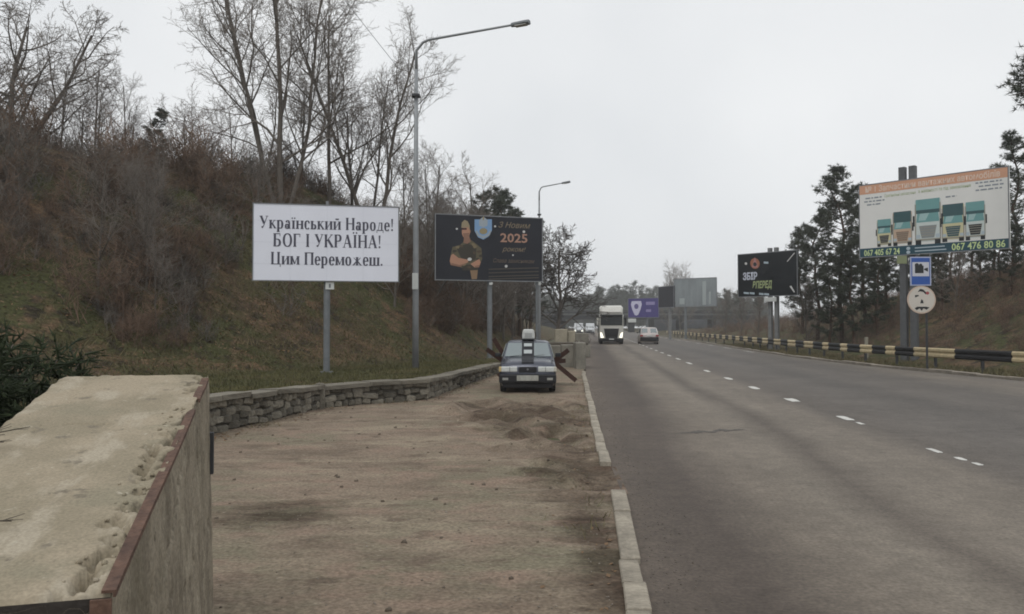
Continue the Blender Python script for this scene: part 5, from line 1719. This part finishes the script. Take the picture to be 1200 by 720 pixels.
def place(e, px, d, dz=0.0, rz=0.0, sc=1.0, right=False):
    x = (px - CX) / F * d
    z = hr(x, d) if right else hl(x, d)
    e.location = (x, d, z + dz); e.rotation_euler = (0, 0, rz); e.scale = (sc, sc, sc)
    return e

GC = 'bare trees on the left hillside'
# the big trees above the white board
T1 = mk_tree('bare_tree', *bare_tree(21, 13.0, .145, fork=[(-.34, .1, .98, .75), (.02, -.1, 1.0, 1.0), (.30, .1, .95, .75)], n1=12, n2=9, n3=8, n4=4, first=.22, broad=.38, spread=.9, twig=.009), 'tall bare tree of several stems rising over the white billboard', group=GC)
place(T1, 330, 37, rz=.3)
TV = mk_tree('bare_tree', *bare_tree(33, 12.0, .15, fork=[(-.22, 0, 1.0, .9), (.27, 0, .98, .85), (-.02, .3, .85, .6)], n1=12, n2=9, n3=8, n4=4, first=.24, broad=.36, spread=.85, twig=.009), 'bare tree forking in a wide V beside the tall street lamp', group=GC)
place(TV, 436, 42.5, rz=0, sc=.98)
TS = mk_tree('bare_tree', *bare_tree(46, 12.5, .12, lean=(-.2, 0), n1=12, n2=8, n3=7, n4=4, first=.3, broad=.38, twig=.009), 'slender bare tree leaning left on the hill crest', group=GC)
place(TS, 310, 41, rz=.2)
T2 = mk_tree('bare_tree', *bare_tree(52, 9.5, .10, n1=12, n2=8, n3=7, n4=4, first=.2, broad=.42, up=.3, twig=.009), 'upright bare tree behind the forked one on the slope', group=GC)
place(T2, 385, 42, sc=1.15)
TL = mk_tree('bare_tree', *bare_tree(64, 7.6, .15, fork=[(.02, 0, .95, 1.0), (.5, .1, .95, .8), (-.3, 0, .8, .6)], n1=11, n2=8, n3=7, n4=4, first=.18, broad=.52, spread=1.1, up=.14, twig=.010), 'gnarled bare tree with crooked spreading limbs on the hill crest', group=GC)
place(TL, 8, 36, dz=-.1)
TR = mk_tree('bare_tree', *bare_tree(75, 6.6, .10, n1=14, n2=9, n3=7, n4=4, first=.12, broad=.55, spread=.95, up=.3, twig=.008), 'small rounded bare tree with fine twigs alone on the skyline', group=GC)
place(TR, 224, 52, dz=-.6, sc=1.0)
# copies along the slope
def more(src, px, d, sc, rz, label, grp=GC, dz=0.0):
    c = copy_tree(src); c['label'] = label; c['group'] = grp
    return place(c, px, d, dz, rz, sc)
more(TR, 92, 44, .72, 2.0, 'low twiggy bare tree next to the gnarled one', dz=-.6)
more(TL, -45, 40, 1.1, 3.6, 'bare tree at the near end of the hill crest')
more(T2, 272, 46, .6, 1.0, 'young bare tree standing among brush on the crest', dz=-.5)
more(T1, 505, 50, .58, 2.0, 'bare tree of several stems behind the tall street lamp')
SB = 'bare tree in the thicket behind the navy billboard'
for (px, d, sc, rz, src) in ((475, 44, .85, .4, T2), (500, 43, .85, 2.2, TR), (525, 49, .85, 4.0, T2), (548, 52, .95, .9, TR), (566, 58, .85, 2.9, T2), (586, 62, .95, 5.1, TR), (603, 70, .85, 1.7, T2), (462, 39, .9, 3.1, TR), (520, 60, 1.0, 1.5, TL), (618, 78, .95, 0.2, TR), (540, 46, .85, 3.3, TR), (575, 54, .95, 4.3, TR), (600, 64, 1.0, 3.9, TR), (515, 46, .95, 1.1, TR), (555, 56, 1.05, 2.3, T2), (530, 55, 1.1, .3, TR), (590, 58, .9, 1.9, TR), (612, 70, .95, 4.9, T2)):
    more(src, px, d, sc * (.78 if px < 535 else 1.0), rz, SB, 'thicket trees')
for (px, d, sc, rz) in ((352, 44, .9, 4.4), (412, 43, .95, 5.2)):
    more(TR, px, d, sc, rz, 'bare tree between the large trees above the white billboard', 'trees over the white billboard')
# saplings standing in the brush of the slope
gs = random.Random(5)
for k in range(26):
    px = gs.uniform(20, 470); d = gs.uniform(23, 38)
    x_ = (px - CX) / F * d
    if not 3 < signed_dist(np.array([[x_, d]]), FOOT)[0] < 16: continue
    more((T2, TR)[k % 2], px, d, gs.uniform(.28, .48), gs.uniform(0, 6), 'thin sapling standing in the brush of the left hillside', 'saplings on the left hillside', dz=-.1)
# roadside tree past the lamps
T = mk_tree('bare_tree', *bare_tree(91, 8.6, .18, n1=18, n2=10, n3=8, n4=4, first=.22, broad=.58, spread=1.1, up=.13, lean=(.12, 0), twig=.023), 'broad bare roadside tree with arching crown beyond the navy billboard', cm=M_TWIG2)
x = P(650, 0, 66).x
T.location = (x, 66, 0)
# leaning dead stem below the navy board
p0, p1 = P(499, 412, 41.0), P(527, 318, 42.0)
p0.z = hl(p0.x, p0.y) - .1
dead = empty('dead_sapling', p0, 0, 'thin dark leaning stem under the navy billboard', 'tree')
q0 = p1 - p0
MB().tube([(0, 0, 0), (.25, .2, q0.z * .18), (q0.x * .55, q0.y * .5, q0.z * .5), (q0.x * .85, q0.y * .8, q0.z * .8), (q0.x * .95, q0.y, q0.z), (q0.x * 1.1, q0.y, q0.z * 1.25)], [.10, .095, .08, .065, .055, .035], 7).build('trunk', M_TWIG2, dead)
tips = MB()
for k in range(6):
    a = Vector((q0.x * (.5 + k * .09), q0.y * (.5 + k * .09), q0.z * (.5 + k * .12)))
    tips.tube([a, a + Vector((rnd.uniform(-.6, .6), rnd.uniform(-.3, .3), rnd.uniform(.3, .8)))], [.02, .008], 4)
tips.build('crown', M_TWIG2, dead)


def pine(seed, H, r0, crown0=.35, width=2.2, tufts=900, tl=.34, n=15):
    g = random.Random(seed)
    gn = np.random.default_rng(seed)
    tr_ = MB()
    pts = [Vector((g.gauss(0, .06) * i, g.gauss(0, .06) * i, H * i / 8 - (.4 if i == 0 else 0))) for i in range(9)]
    tr_.tube(pts, [r0 * (1 - .85 * i / 8) for i in range(9)], 7, cap=False)
    B, T_ = [], []
    nb = int(H * 4.2)
    centres = []
    for k in range(nb):
        t = crown0 + (1 - crown0) * (k + g.random()) / nb
        i = min(int(t * 8), 7); p = pts[i].lerp(pts[i + 1], t * 8 - i)
        u = (t - crown0) / (1 - crown0)
        prof_ = (min(1, u * 3.0 + .45)) * (1 - u) ** .55 + .12
        L = width * prof_ * g.uniform(.45, 1.1)
        a = k * 2.4 + g.uniform(-.5, .5)
        d = Vector((math.cos(a), math.sin(a), g.uniform(-.05, .45) + .4 * u)).normalized()
        q = p + d * L * .6; w = q + (d + Vector((g.gauss(0, .2), g.gauss(0, .2), .22))).normalized() * L * .4
        tr_.tube([p, q, w], [r0 * .28 * (1 - .6 * u), r0 * .18 * (1 - .6 * u), .012], 4, cap=False)
        m_ = max(4, int(tufts / nb))
        for _ in range(m_):
            s_ = g.uniform(.35, 1.02)
            c_ = p.lerp(q, s_ / .6) if s_ < .6 else q.lerp(w, (s_ - .6) / .4)
            centres.append((c_.x + g.gauss(0, .18), c_.y + g.gauss(0, .18), c_.z + g.gauss(0, .10) + .05))
    C = np.array(centres)
    C = np.repeat(C, n, 0)
    dv = gn.normal(0, 1, C.shape); dv[:, 2] = dv[:, 2] * .7 + .35
    dv /= np.linalg.norm(dv, axis=1, keepdims=True)
    L = gn.uniform(.5, 1.0, (len(C), 1)) * tl
    sd = np.cross(dv, gn.normal(0, 1, C.shape)); sd /= np.linalg.norm(sd, axis=1, keepdims=True)
    wv = .024 * tl / .42
    v = np.stack([C + sd * wv, C - sd * wv, C + dv * L], 1).reshape(-1, 3)
    f = np.arange(len(v)).reshape(-1, 3)
    return tr_, (v, f)


def mk_pine(seed, label, group, **kw):
    tr_, (v, f) = pine(seed, **kw)
    e = empty('pine_tree', (0, 0, 0), 0, label, 'tree', group)
    me = bpy.data.meshes.new('trunk'); me.from_pydata([tuple(p) for p in tr_.v], [], tr_.f); me.update()
    link('trunk', me, M_PINEBARK, e)
    link('crown', mesh_np('crown', v, f), M_PINE, e)
    return e

GP = 'pines on the right slope'
PH = {}
def top_at(e, H, px, d, ytop, rz=0.0, right=True):
    """stands a tree on the bank so that its tip reaches the height seen at that distance"""
    x = (px - CX) / F * d
    z = (hr(x, d) if right else hl(x, d)) - .2
    sc = (CH + (HZ - ytop) / F * d - z) / H
    e.location = (x, d, z); e.rotation_euler = (0, 0, rz); e.scale = (sc, sc, sc)
    return e
PA = mk_pine(1, 'tall pine with layered open crown beside the five truck billboard', GP, H=13.5, r0=.19, crown0=.30, width=3.0, tufts=1500)
top_at(PA, 13.5, 986, 58, 196)
PB = mk_pine(2, 'broad dark pine crowding the tall layered one', GP, H=10.5, r0=.17, crown0=.15, width=2.9, tufts=1500)
top_at(PB, 10.5, 958, 64, 250)
PC = mk_pine(3, 'pine whose crown rises behind the right end of the truck billboard', GP, H=12.0, r0=.2, crown0=.2, width=2.9, tufts=1500)
top_at(PC, 12.0, 1190, 50, 160)
k = 0
for (px, d, yt, src, H_, lb) in ((1165, 58, 215, PB, 10.5, ''), (1186, 47, 262, PB, 10.5, ''), (1150, 50, 285, PB, 10.5, ''), (1104, 52, 285, PB, 10.5, ''), (1076, 56, 275, PB, 10.5, ''), (1028, 55, 280, PB, 10.5, ''), (1000, 56, 285, PB, 10.5, ''), (1140, 62, 225, PC, 12., ''), (1115, 60, 230, PB, 10.5, ''), (1090, 64, 228, PA, 13.5, ''), (1062, 62, 235, PB, 10.5, ''), (1038, 64, 232, PC, 12., ''), (1014, 60, 222, PB, 10.5, 'dark pine behind the near end post of the truck billboard'),
                             (940, 76, 268, PB, 10.5, 'pine between the black billboard and the tall layered pine'), (972, 57, 300, PB, 10.5, 'lower pine in front of the tall layered one'), (1172, 52, 255, PC, 12., ''),
                             (1150, 72, 235, PA, 13.5, ''), (1100, 74, 240, PC, 12., ''), (1025, 74, 235, PA, 13.5, ''), (890, 130, 322, PA, 13.5, 'f'), (868, 160, 334, PB, 10.5, 'f'), (850, 185, 340, PB, 10.5, 'f')):
    c = copy_tree(src); top_at(c, H_, px, d, yt, k * 1.9)
    if lb == 'f':
        c['label'], c['group'] = 'pine at the far end of the wooded slope by the overpass', 'pines near the overpass'
    else:
        c['label'], c['group'] = lb or 'dark pine in the wood on the slope behind the crash barrier', 'pine wood behind the crash barrier'
    k += 1
# a tall bare-stemmed pine just outside the picture reaches in with its bough tips
x_ = P(1224, 0, 33).x; z_ = hr(x_, 33)
PD = mk_pine(4, 'tall bare-stemmed pine whose bough tips reach in above the truck billboard', GP, H=14.2 - z_, r0=.16, crown0=(11.2 - z_) / (14.2 - z_), width=1.25, tufts=420)
PD.location = (x_, 33, z_)
# dark small evergreens on the left crest
c = copy_tree(PB); place(c, 181, 44, -.1, 1.0, .42); c['label'] = 'small dark evergreen alone on the left crest'; c['group'] = 'evergreens on the left hill'
for px, d, yt in ((590, 70, 232), (608, 76, 244), (560, 64, 226), (576, 74, 224), (622, 88, 262)):
    c = copy_tree(PC if px % 3 else PB); top_at(c, 12.0 if px % 3 else 10.5, px, d, yt, px * .7, right=False); c['label'] = 'dark evergreen among the bare trees of the left hillside'; c['group'] = 'evergreens on the left hill'
# bare reddish trees right of the black board
for px, d, sc in ((850, 120, .9), (868, 105, .8), (838, 140, .9), (945, 62, .7), (888, 95, .7), (1120, 50, .7)):
    c = copy_tree(TR); place(c, px, d, -.2, px * .3, sc, right=True); c['label'] = 'bare shrubby tree at the foot of the right slope'; c['group'] = 'bare trees on the right slope'
for px, d, sc in ((783, 190, 2.0), (797, 195, 2.3), (805, 200, 2.0)):
    c = copy_tree(TR); c.location = (P(px, 0, d).x, d, -.1); c.scale = (sc * .75, sc * .75, sc); c.rotation_euler = (0, 0, px); c['label'] = 'thin bare tree showing over the faded grey billboard'; c['group'] = 'bare trees by the overpass'

# far wood beyond the bridge
gf = np.random.default_rng(9)
protos = [pine(70 + i, H=11.0, r0=.2, crown0=.12, width=2.7, tufts=230, tl=.95, n=6)[1] for i in range(3)]
pts, scs, zs = [], [], []
for _ in range(420):
    px = gf.uniform(560, 900); d = gf.uniform(300, 450)
    pts.append(((px - CX) / F * d, d)); scs.append(gf.uniform(.95, 1.5) * (1.18 if 700 < px < 800 else 1.0)); zs.append(-.2)
v, f = scatter(protos, pts, scs, zs, gf)
tag(link('far_pine_wood', mesh_np('far_pine_wood', v, f), M_PINE), 'distant misty pine wood beyond the overpass', 'wood', kind='stuff')

# ------------------------------------------------------------------ brush on both banks
gb = np.random.default_rng(4)
SH = [shrub_proto(s_, 14, 1.7, .8, 7, .014) for s_ in range(4)] + [shrub_proto(20 + s_, 7, 2.3, .55, 10, .016) for s_ in range(2)] + [shrub_proto(30 + s_, 22, .9, 1.1, 5, .011) for s_ in range(2)]


def brush_spots(count, g, seed, xlim=(-90, 640), dlim=(14, 89)):
    pts, scs, tries = [], [], 0
    while len(pts) < count and tries < 80000:
        tries += 1
        d = dlim[0] + (dlim[1] - dlim[0]) * g.random() ** 1.5
        px = g.uniform(*xlim)
        x = (px - CX) / F * d
        sd = signed_dist(np.array([[x, d]]), FOOT)[0]
        if sd < 2.0 or sd > 34: continue
        low = 3.5 + 2.5 * math.sin(px * .017 + 1.0) + (3.5 if 250 < px < 520 else 0)
        if sd < low and (px < 470 or d < 40) and g.random() < .94: continue
        cl = mnoise.noise(Vector((x * .35, d * .35, seed))) + .5 * mnoise.noise(Vector((x * .9, d * .9, seed)))
        if cl < g.uniform(-.45, .35): continue
        pts.append((x, d)); scs.append(g.uniform(.4, 1.15) * (1 + .35 * max(0, cl)) * (1.12 if sd > 10 else .9))
    return pts, scs


for nm, cnt_, seed, m_, lb, kw in (('hillside_brush', 1500, 3.0, M_BRUSH, 'dense leafless reddish brown brush covering the left hillside', {}),
                                   ('grey_thicket', 750, 17.0, mat('grey_brush_twigs', (.17, .15, .13), .95, .4, .5, col2=(.07, .062, .052), fine=3.0, fvar=.35), 'paler grey leafless thicket growing through the brown hillside brush', {}),
                                   ('roadside_thicket', 800, 29.0, M_BRUSH, 'brown leafless thicket behind the navy billboard', dict(xlim=(470, 640), dlim=(36, 88)))):
    pts, scs = brush_spots(cnt_, gb, seed, **kw)
    pa_ = np.array(pts)
    v, f = scatter(SH, pts, scs, h_left(pa_[:, 0], pa_[:, 1]), gb)
    tag(link(nm, mesh_np(nm, v, f), m_), lb, 'brush', kind='stuff')
# fallen leaves
n = 14000
d = gb.uniform(14, 60, n); px = gb.uniform(-40, 630, n); x = (px - CX) / F * d
sd = signed_dist(np.column_stack([x, d]), FOOT)
k_ = (sd > .5) & (sd < 20)
x, d = x[k_], d[k_]; n = len(x)
c_ = np.column_stack([x, d, h_left(x, d) + .03])
a_ = gb.normal(0, 1, (n, 3)); a_[:, 2] *= .4; a_ /= np.linalg.norm(a_, axis=1, keepdims=True)
b_ = np.cross(a_, gb.normal(0, 1, (n, 3)) + np.array([0, 0, 1.5])); b_ /= np.linalg.norm(b_, axis=1, keepdims=True)
sz = gb.uniform(.03, .07, (n, 1))
v = np.stack([c_ - a_ * sz, c_ - b_ * sz * .6, c_ + a_ * sz, c_ + b_ * sz * .6], 1).reshape(-1, 3)
tag(link('fallen_leaves', mesh_np('fallen_leaves', v, np.arange(len(v)).reshape(-1, 4)), mat('dead_leaf', (.24, .15, .085), .9, .5, 1.5, col2=(.10, .065, .04))), 'brown fallen leaves strewn over the left hillside', 'leaves', kind='stuff')
pts, scs = [], []
tries = 0
while len(pts) < 1300 and tries < 60000:
    tries += 1
    d = 26 + 130 * gb.random() ** 1.4
    px = gb.uniform(780, 1260)
    x = (px - CX) / F * d
    sd = x - (interp(d, EDGE_R) + SL * d)
    if sd < 1.0 or sd > 26: continue
    pts.append((x, d)); scs.append(gb.uniform(.35, .95) * (1.0 if sd > 5 else .6))
pa_ = np.array(pts)
v, f = scatter(SH, pts, scs, np.maximum(h_right(pa_[:, 0], pa_[:, 1]), -.05), gb)
tag(link('slope_brush', mesh_np('slope_brush', v, f), M_BRUSHR), 'reddish brown leafless brush on the slope behind the crash barrier', 'brush', kind='stuff')

# grass: behind the wall, up the foot of the slope, and between kerb and barrier
def blades(pts, zs, h, w, g, lean=.5):
    n = len(pts)
    B = np.column_stack([pts, zs])
    a = g.uniform(0, 2 * math.pi, n)
    sd = np.column_stack([np.cos(a), np.sin(a), np.zeros(n)]) * w * g.uniform(.6, 1.3, (n, 1))
    L = (h * g.uniform(.5, 1.3, n))[:, None]
    tipd = np.column_stack([g.normal(0, lean, n), g.normal(0, lean, n), np.ones(n)])
    T_ = B + tipd * L
    v = np.stack([B - sd, B + sd, T_], 1).reshape(-1, 3)
    return v, np.arange(len(v)).reshape(-1, 3)
n = 52000
d = gb.uniform(12, 36, n); off_ = gb.uniform(0, 1, n) ** 1.1 * 11
xe = np.interp(d, [p[0] for p in EDGE], [p[1] for p in EDGE]) - .38
x = xe - off_
z = h_left(x, d)
v, f = blades(np.column_stack([x, d]), z, .085, .013, gb)
tag(link('bank_grass', mesh_np('bank_grass', v, f), M_GRASS), 'short green grass on the shelf behind the stone wall', 'grass', kind='stuff')
n = 26000
d = gb.uniform(16, 60, n); px = gb.uniform(40, 620, n); x = (px - CX) / F * d
sd = signed_dist(np.column_stack([x, d]), FOOT)
k_ = (sd > -.5) & (sd < 9)
x, d = x[k_], d[k_]
v, f = blades(np.column_stack([x, d]), h_left(x, d), .22, .016, gb, .8)
tag(link('dry_bank_grass', mesh_np('dry_bank_grass', v, f), M_DRYGRASS), 'dry matted grass on the lower hillside', 'grass', kind='stuff')
n = 16000
d = gb.uniform(22, 80, n)
xe = np.interp(d, [p[0] for p in KERB_R], [p[1] for p in KERB_R]) + SL * d
x = xe + .25 + gb.uniform(0, 3.4, n)
v, f = blades(np.column_stack([x, d]), np.full(n, -.05), .24, .018, gb, .7)
tag(link('verge_grass', mesh_np('verge_grass', v, f), M_DRYGRASS), 'dull dry grass on the verge under the crash barrier', 'grass', kind='stuff')

# clods, gravel and leaf scraps on the lot, grit along the kerb
CUBE_F = np.array([(0, 3, 2, 1), (4, 5, 6, 7), (0, 1, 5, 4), (1, 2, 6, 5), (2, 3, 7, 6), (3, 0, 4, 7)])
CUBE_V = np.array([(-1, -1, -.6), (1, -1, -.6), (1, 1, -.6), (-1, 1, -.6), (-.7, -.6, .6), (.8, -.7, .5), (.6, .8, .7), (-.8, .6, .4)])
def strewn(name, count, m_, label, cat, smin, smax, where, leaf=False):
    parts = []
    for _ in range(count):
        q = where()
        if q is None: continue
        x, y, z = q
        s_ = gb.uniform(smin, smax)
        if leaf:
            a = gb.uniform(0, 6.28); u_ = np.array([math.cos(a), math.sin(a), gb.uniform(-.3, .3)]) * s_; w_ = np.array([-math.sin(a), math.cos(a), gb.uniform(-.3, .3)]) * s_ * .6
            c_ = np.array([x, y, z + s_ * .25])
            parts.append((np.array([c_ - u_, c_ - w_, c_ + u_, c_ + w_]), np.array([(0, 1, 2, 3)])))
        else:
            parts.append((CUBE_V * s_ * gb.uniform(.6, 1.4, (8, 3)) + np.array([x, y, z + s_ * .25]), CUBE_F))
    v, f = join_np(parts)
    return tag(link(name, mesh_np(name, v, f), m_), label, cat, kind='stuff')
def in_lot(ymin, ymax, edge=None):
    def w():
        y = ymin + (ymax - ymin) * gb.random() ** 1.3
        xa = max(interp(y, EDGE) + .12, -1.13 - (y - 2.25) * .28 + .1 if y < 5.2 else -9); xb = RX(interp(y, KERB_L), y) - .16
        if edge == 'wall': x = interp(y, EDGE) + abs(gb.normal(0, .25)) + .1
        elif edge == 'kerb': x = xb - abs(gb.normal(0, .22))
        else: x = gb.uniform(xa, xb)
        return x, y, .012 + lot_z(x, y)
    return w
def road_grit():
    y = gb.uniform(3, 30); x = RX(interp(y, KERB_L), y) + .1 + abs(gb.normal(0, .28))
    return x, y, 0.0
strewn('dirt_clods', 170, mat('clod_earth', (.14, .112, .086), .95, .4, 2), 'scattered earth clods on the dirt lot', 'clods', .008, .026, in_lot(4, 24))
strewn('gravel', 2600, mat('pale_gravel', (.30, .265, .22), .95, .5, 9, col2=(.12, .10, .08)), 'fine loose gravel on the dirt lot', 'gravel', .003, .009, in_lot(3, 16))
strewn('leaf_scraps', 420, MATS['dead_leaf'], 'dead leaves blown against the stone wall', 'leaves', .02, .045, in_lot(13, 32, 'wall'), True)
strewn('kerb_leaf_scraps', 260, MATS['dead_leaf'], 'dead leaves and scraps lying along the white kerb', 'leaves', .012, .03, in_lot(4, 30, 'kerb'), True)
strewn('road_grit', 1500, mat('road_grit', (.16, .135, .11), .95, .5, 9, col2=(.08, .07, .06)), 'grit washed up along the road side of the kerb', 'gravel', .003, .008, road_grit)
# weeds at the foot of the wall and beside the kerb
wd = []
for _ in range(1500):
    q = in_lot(12.5, 31, 'wall')() if gb.random() < .6 else in_lot(5, 31, 'kerb')()
    if mnoise.noise(Vector((q[0] * .8, q[1] * .8, 2))) < .05: continue
    wd.append(q)
wd = np.array(wd)
v, f = blades(wd[:, :2], wd[:, 2] - .01, .09, .007, gb, .8)
tag(link('wall_weeds', mesh_np('wall_weeds', v, f), M_DRYGRASS), 'sparse dry weeds at the foot of the wall and kerb', 'weeds', kind='stuff')

# ------------------------------------------------------------------ evergreen bush beside the block
jb = empty('juniper_bush', (-3.55, 4.9, 0), 0, 'dark evergreen bush growing behind the concrete block', 'bush')
g = np.random.default_rng(12)
B, T_, Rr = [], [], []
st_ = MB()
for k in range(74):
    a = g.uniform(0, 2 * math.pi); ln_ = g.uniform(.4, 1.25)
    p0 = Vector((g.normal(0, .15), g.normal(0, .15), 0))
    p2 = Vector((math.cos(a) * ln_ * g.uniform(.5, 1.0), math.sin(a) * ln_ * 1.1, g.uniform(.6, 1.85)))
    p1 = (p0 + p2) / 2 + Vector((0, 0, .25))
    st_.tube([p0, p1, p2], [.016, .011, .004], 4, cap=False)
    for _ in range(95):
        t_ = g.uniform(.2, 1.0)
        q = p0.lerp(p1, t_ * 2) if t_ < .5 else p1.lerp(p2, t_ * 2 - 1)
        dd = np.array([g.normal(0, 1), g.normal(0, 1), g.normal(.2, .7)]); dd /= np.linalg.norm(dd)
        base_ = np.array(q); L_ = g.uniform(.10, .24)
        B.append(base_); T_.append(base_ + dd * L_); Rr.append(.010)
        for _ in range(4):
            m_ = base_ + dd * L_ * g.uniform(.2, .9)
            d3 = dd + g.normal(0, .6, 3); d3 /= np.linalg.norm(d3)
            B.append(m_); T_.append(m_ + d3 * g.uniform(.05, .11)); Rr.append(.009)
v, f = cones(B, T_, Rr)
link('foliage', mesh_np('foliage', v, f), M_JUN, jb)
st_.build('stems', M_BARK, jb)

# dry twigs lying over the left edge of the block top
def dry_twig(loc, rz, label, seed):
    g = random.Random(seed)
    b = MB()
    for k in range(7):
        a = g.uniform(-.6, .6); L_ = g.uniform(.12, .30)
        p = Vector((-.35, 0, .02)); q = Vector((-.1 + g.uniform(-.05, .05), g.uniform(-.05, .05), .03 + g.uniform(0, .03)))
        w = q + Vector((math.cos(a) * L_, math.sin(a) * L_, g.uniform(-.01, .05)))
        b.tube([p, q, w], [.006, .004, .0015], 4, cap=False)
        for _ in range(3):
            m_ = q.lerp(w, g.uniform(.2, .9)); a2 = a + g.uniform(-.9, .9)
            b.tube([m_, m_ + Vector((math.cos(a2) * .07, math.sin(a2) * .07, g.uniform(0, .03)))], [.002, .001], 3, cap=False)
    o = b.build('dry_twig', mat('dead_twig', (.10, .085, .068), .95, .3, 5)); o.location = loc; o.rotation_euler = (0, 0, rz)
    return tag(o, label, 'twig')
def on_top(px, py):      # where a pixel ray meets the sloping top of the block
    best = None
    for k in range(400):
        d_ = 1.5 + k * .01
        p = P(px, py, d_); x_ = (Vector((p.x, p.y, 0)) - near_r).dot(ax)
        e_ = abs(p.z - TP(x_))
        if best is None or e_ < best[0]: best = (e_, p)
    return best[1]
p = on_top(8, 532)
dry_twig(p + Vector((-.12, 0, .01)), .15, 'bushy dry twig lying on the concrete block further from its dark end', 3)
p = on_top(2, 624)
dry_twig(p + Vector((-.14, 0, .01)), .0, 'thin dry twig lying on the concrete block close to its dark end', 8)

# ------------------------------------------------------------------ misty air
hz = MB().box((0, 320, 14.3), (910, 790, 30.9)).build('haze', None)
hz.location = (0, 0, 0)
hm = bpy.data.materials.new('misty_air')
hm.use_nodes = True
hn, hlk = hm.node_tree.nodes, hm.node_tree.links
hn.clear()
ho = hn.new('ShaderNodeOutputMaterial')
hv = hn.new('ShaderNodeVolumePrincipled')
hv.inputs['Color'].default_value = (.94, .955, .97, 1)
hv.inputs['Density'].default_value = 0.0007
hv.inputs['Anisotropy'].default_value = 0.2
hlk.new(hv.outputs[0], ho.inputs['Volume'])
hz.data.materials.append(hm)
tag(hz, 'thin grey mist over the road', 'haze', kind='stuff')
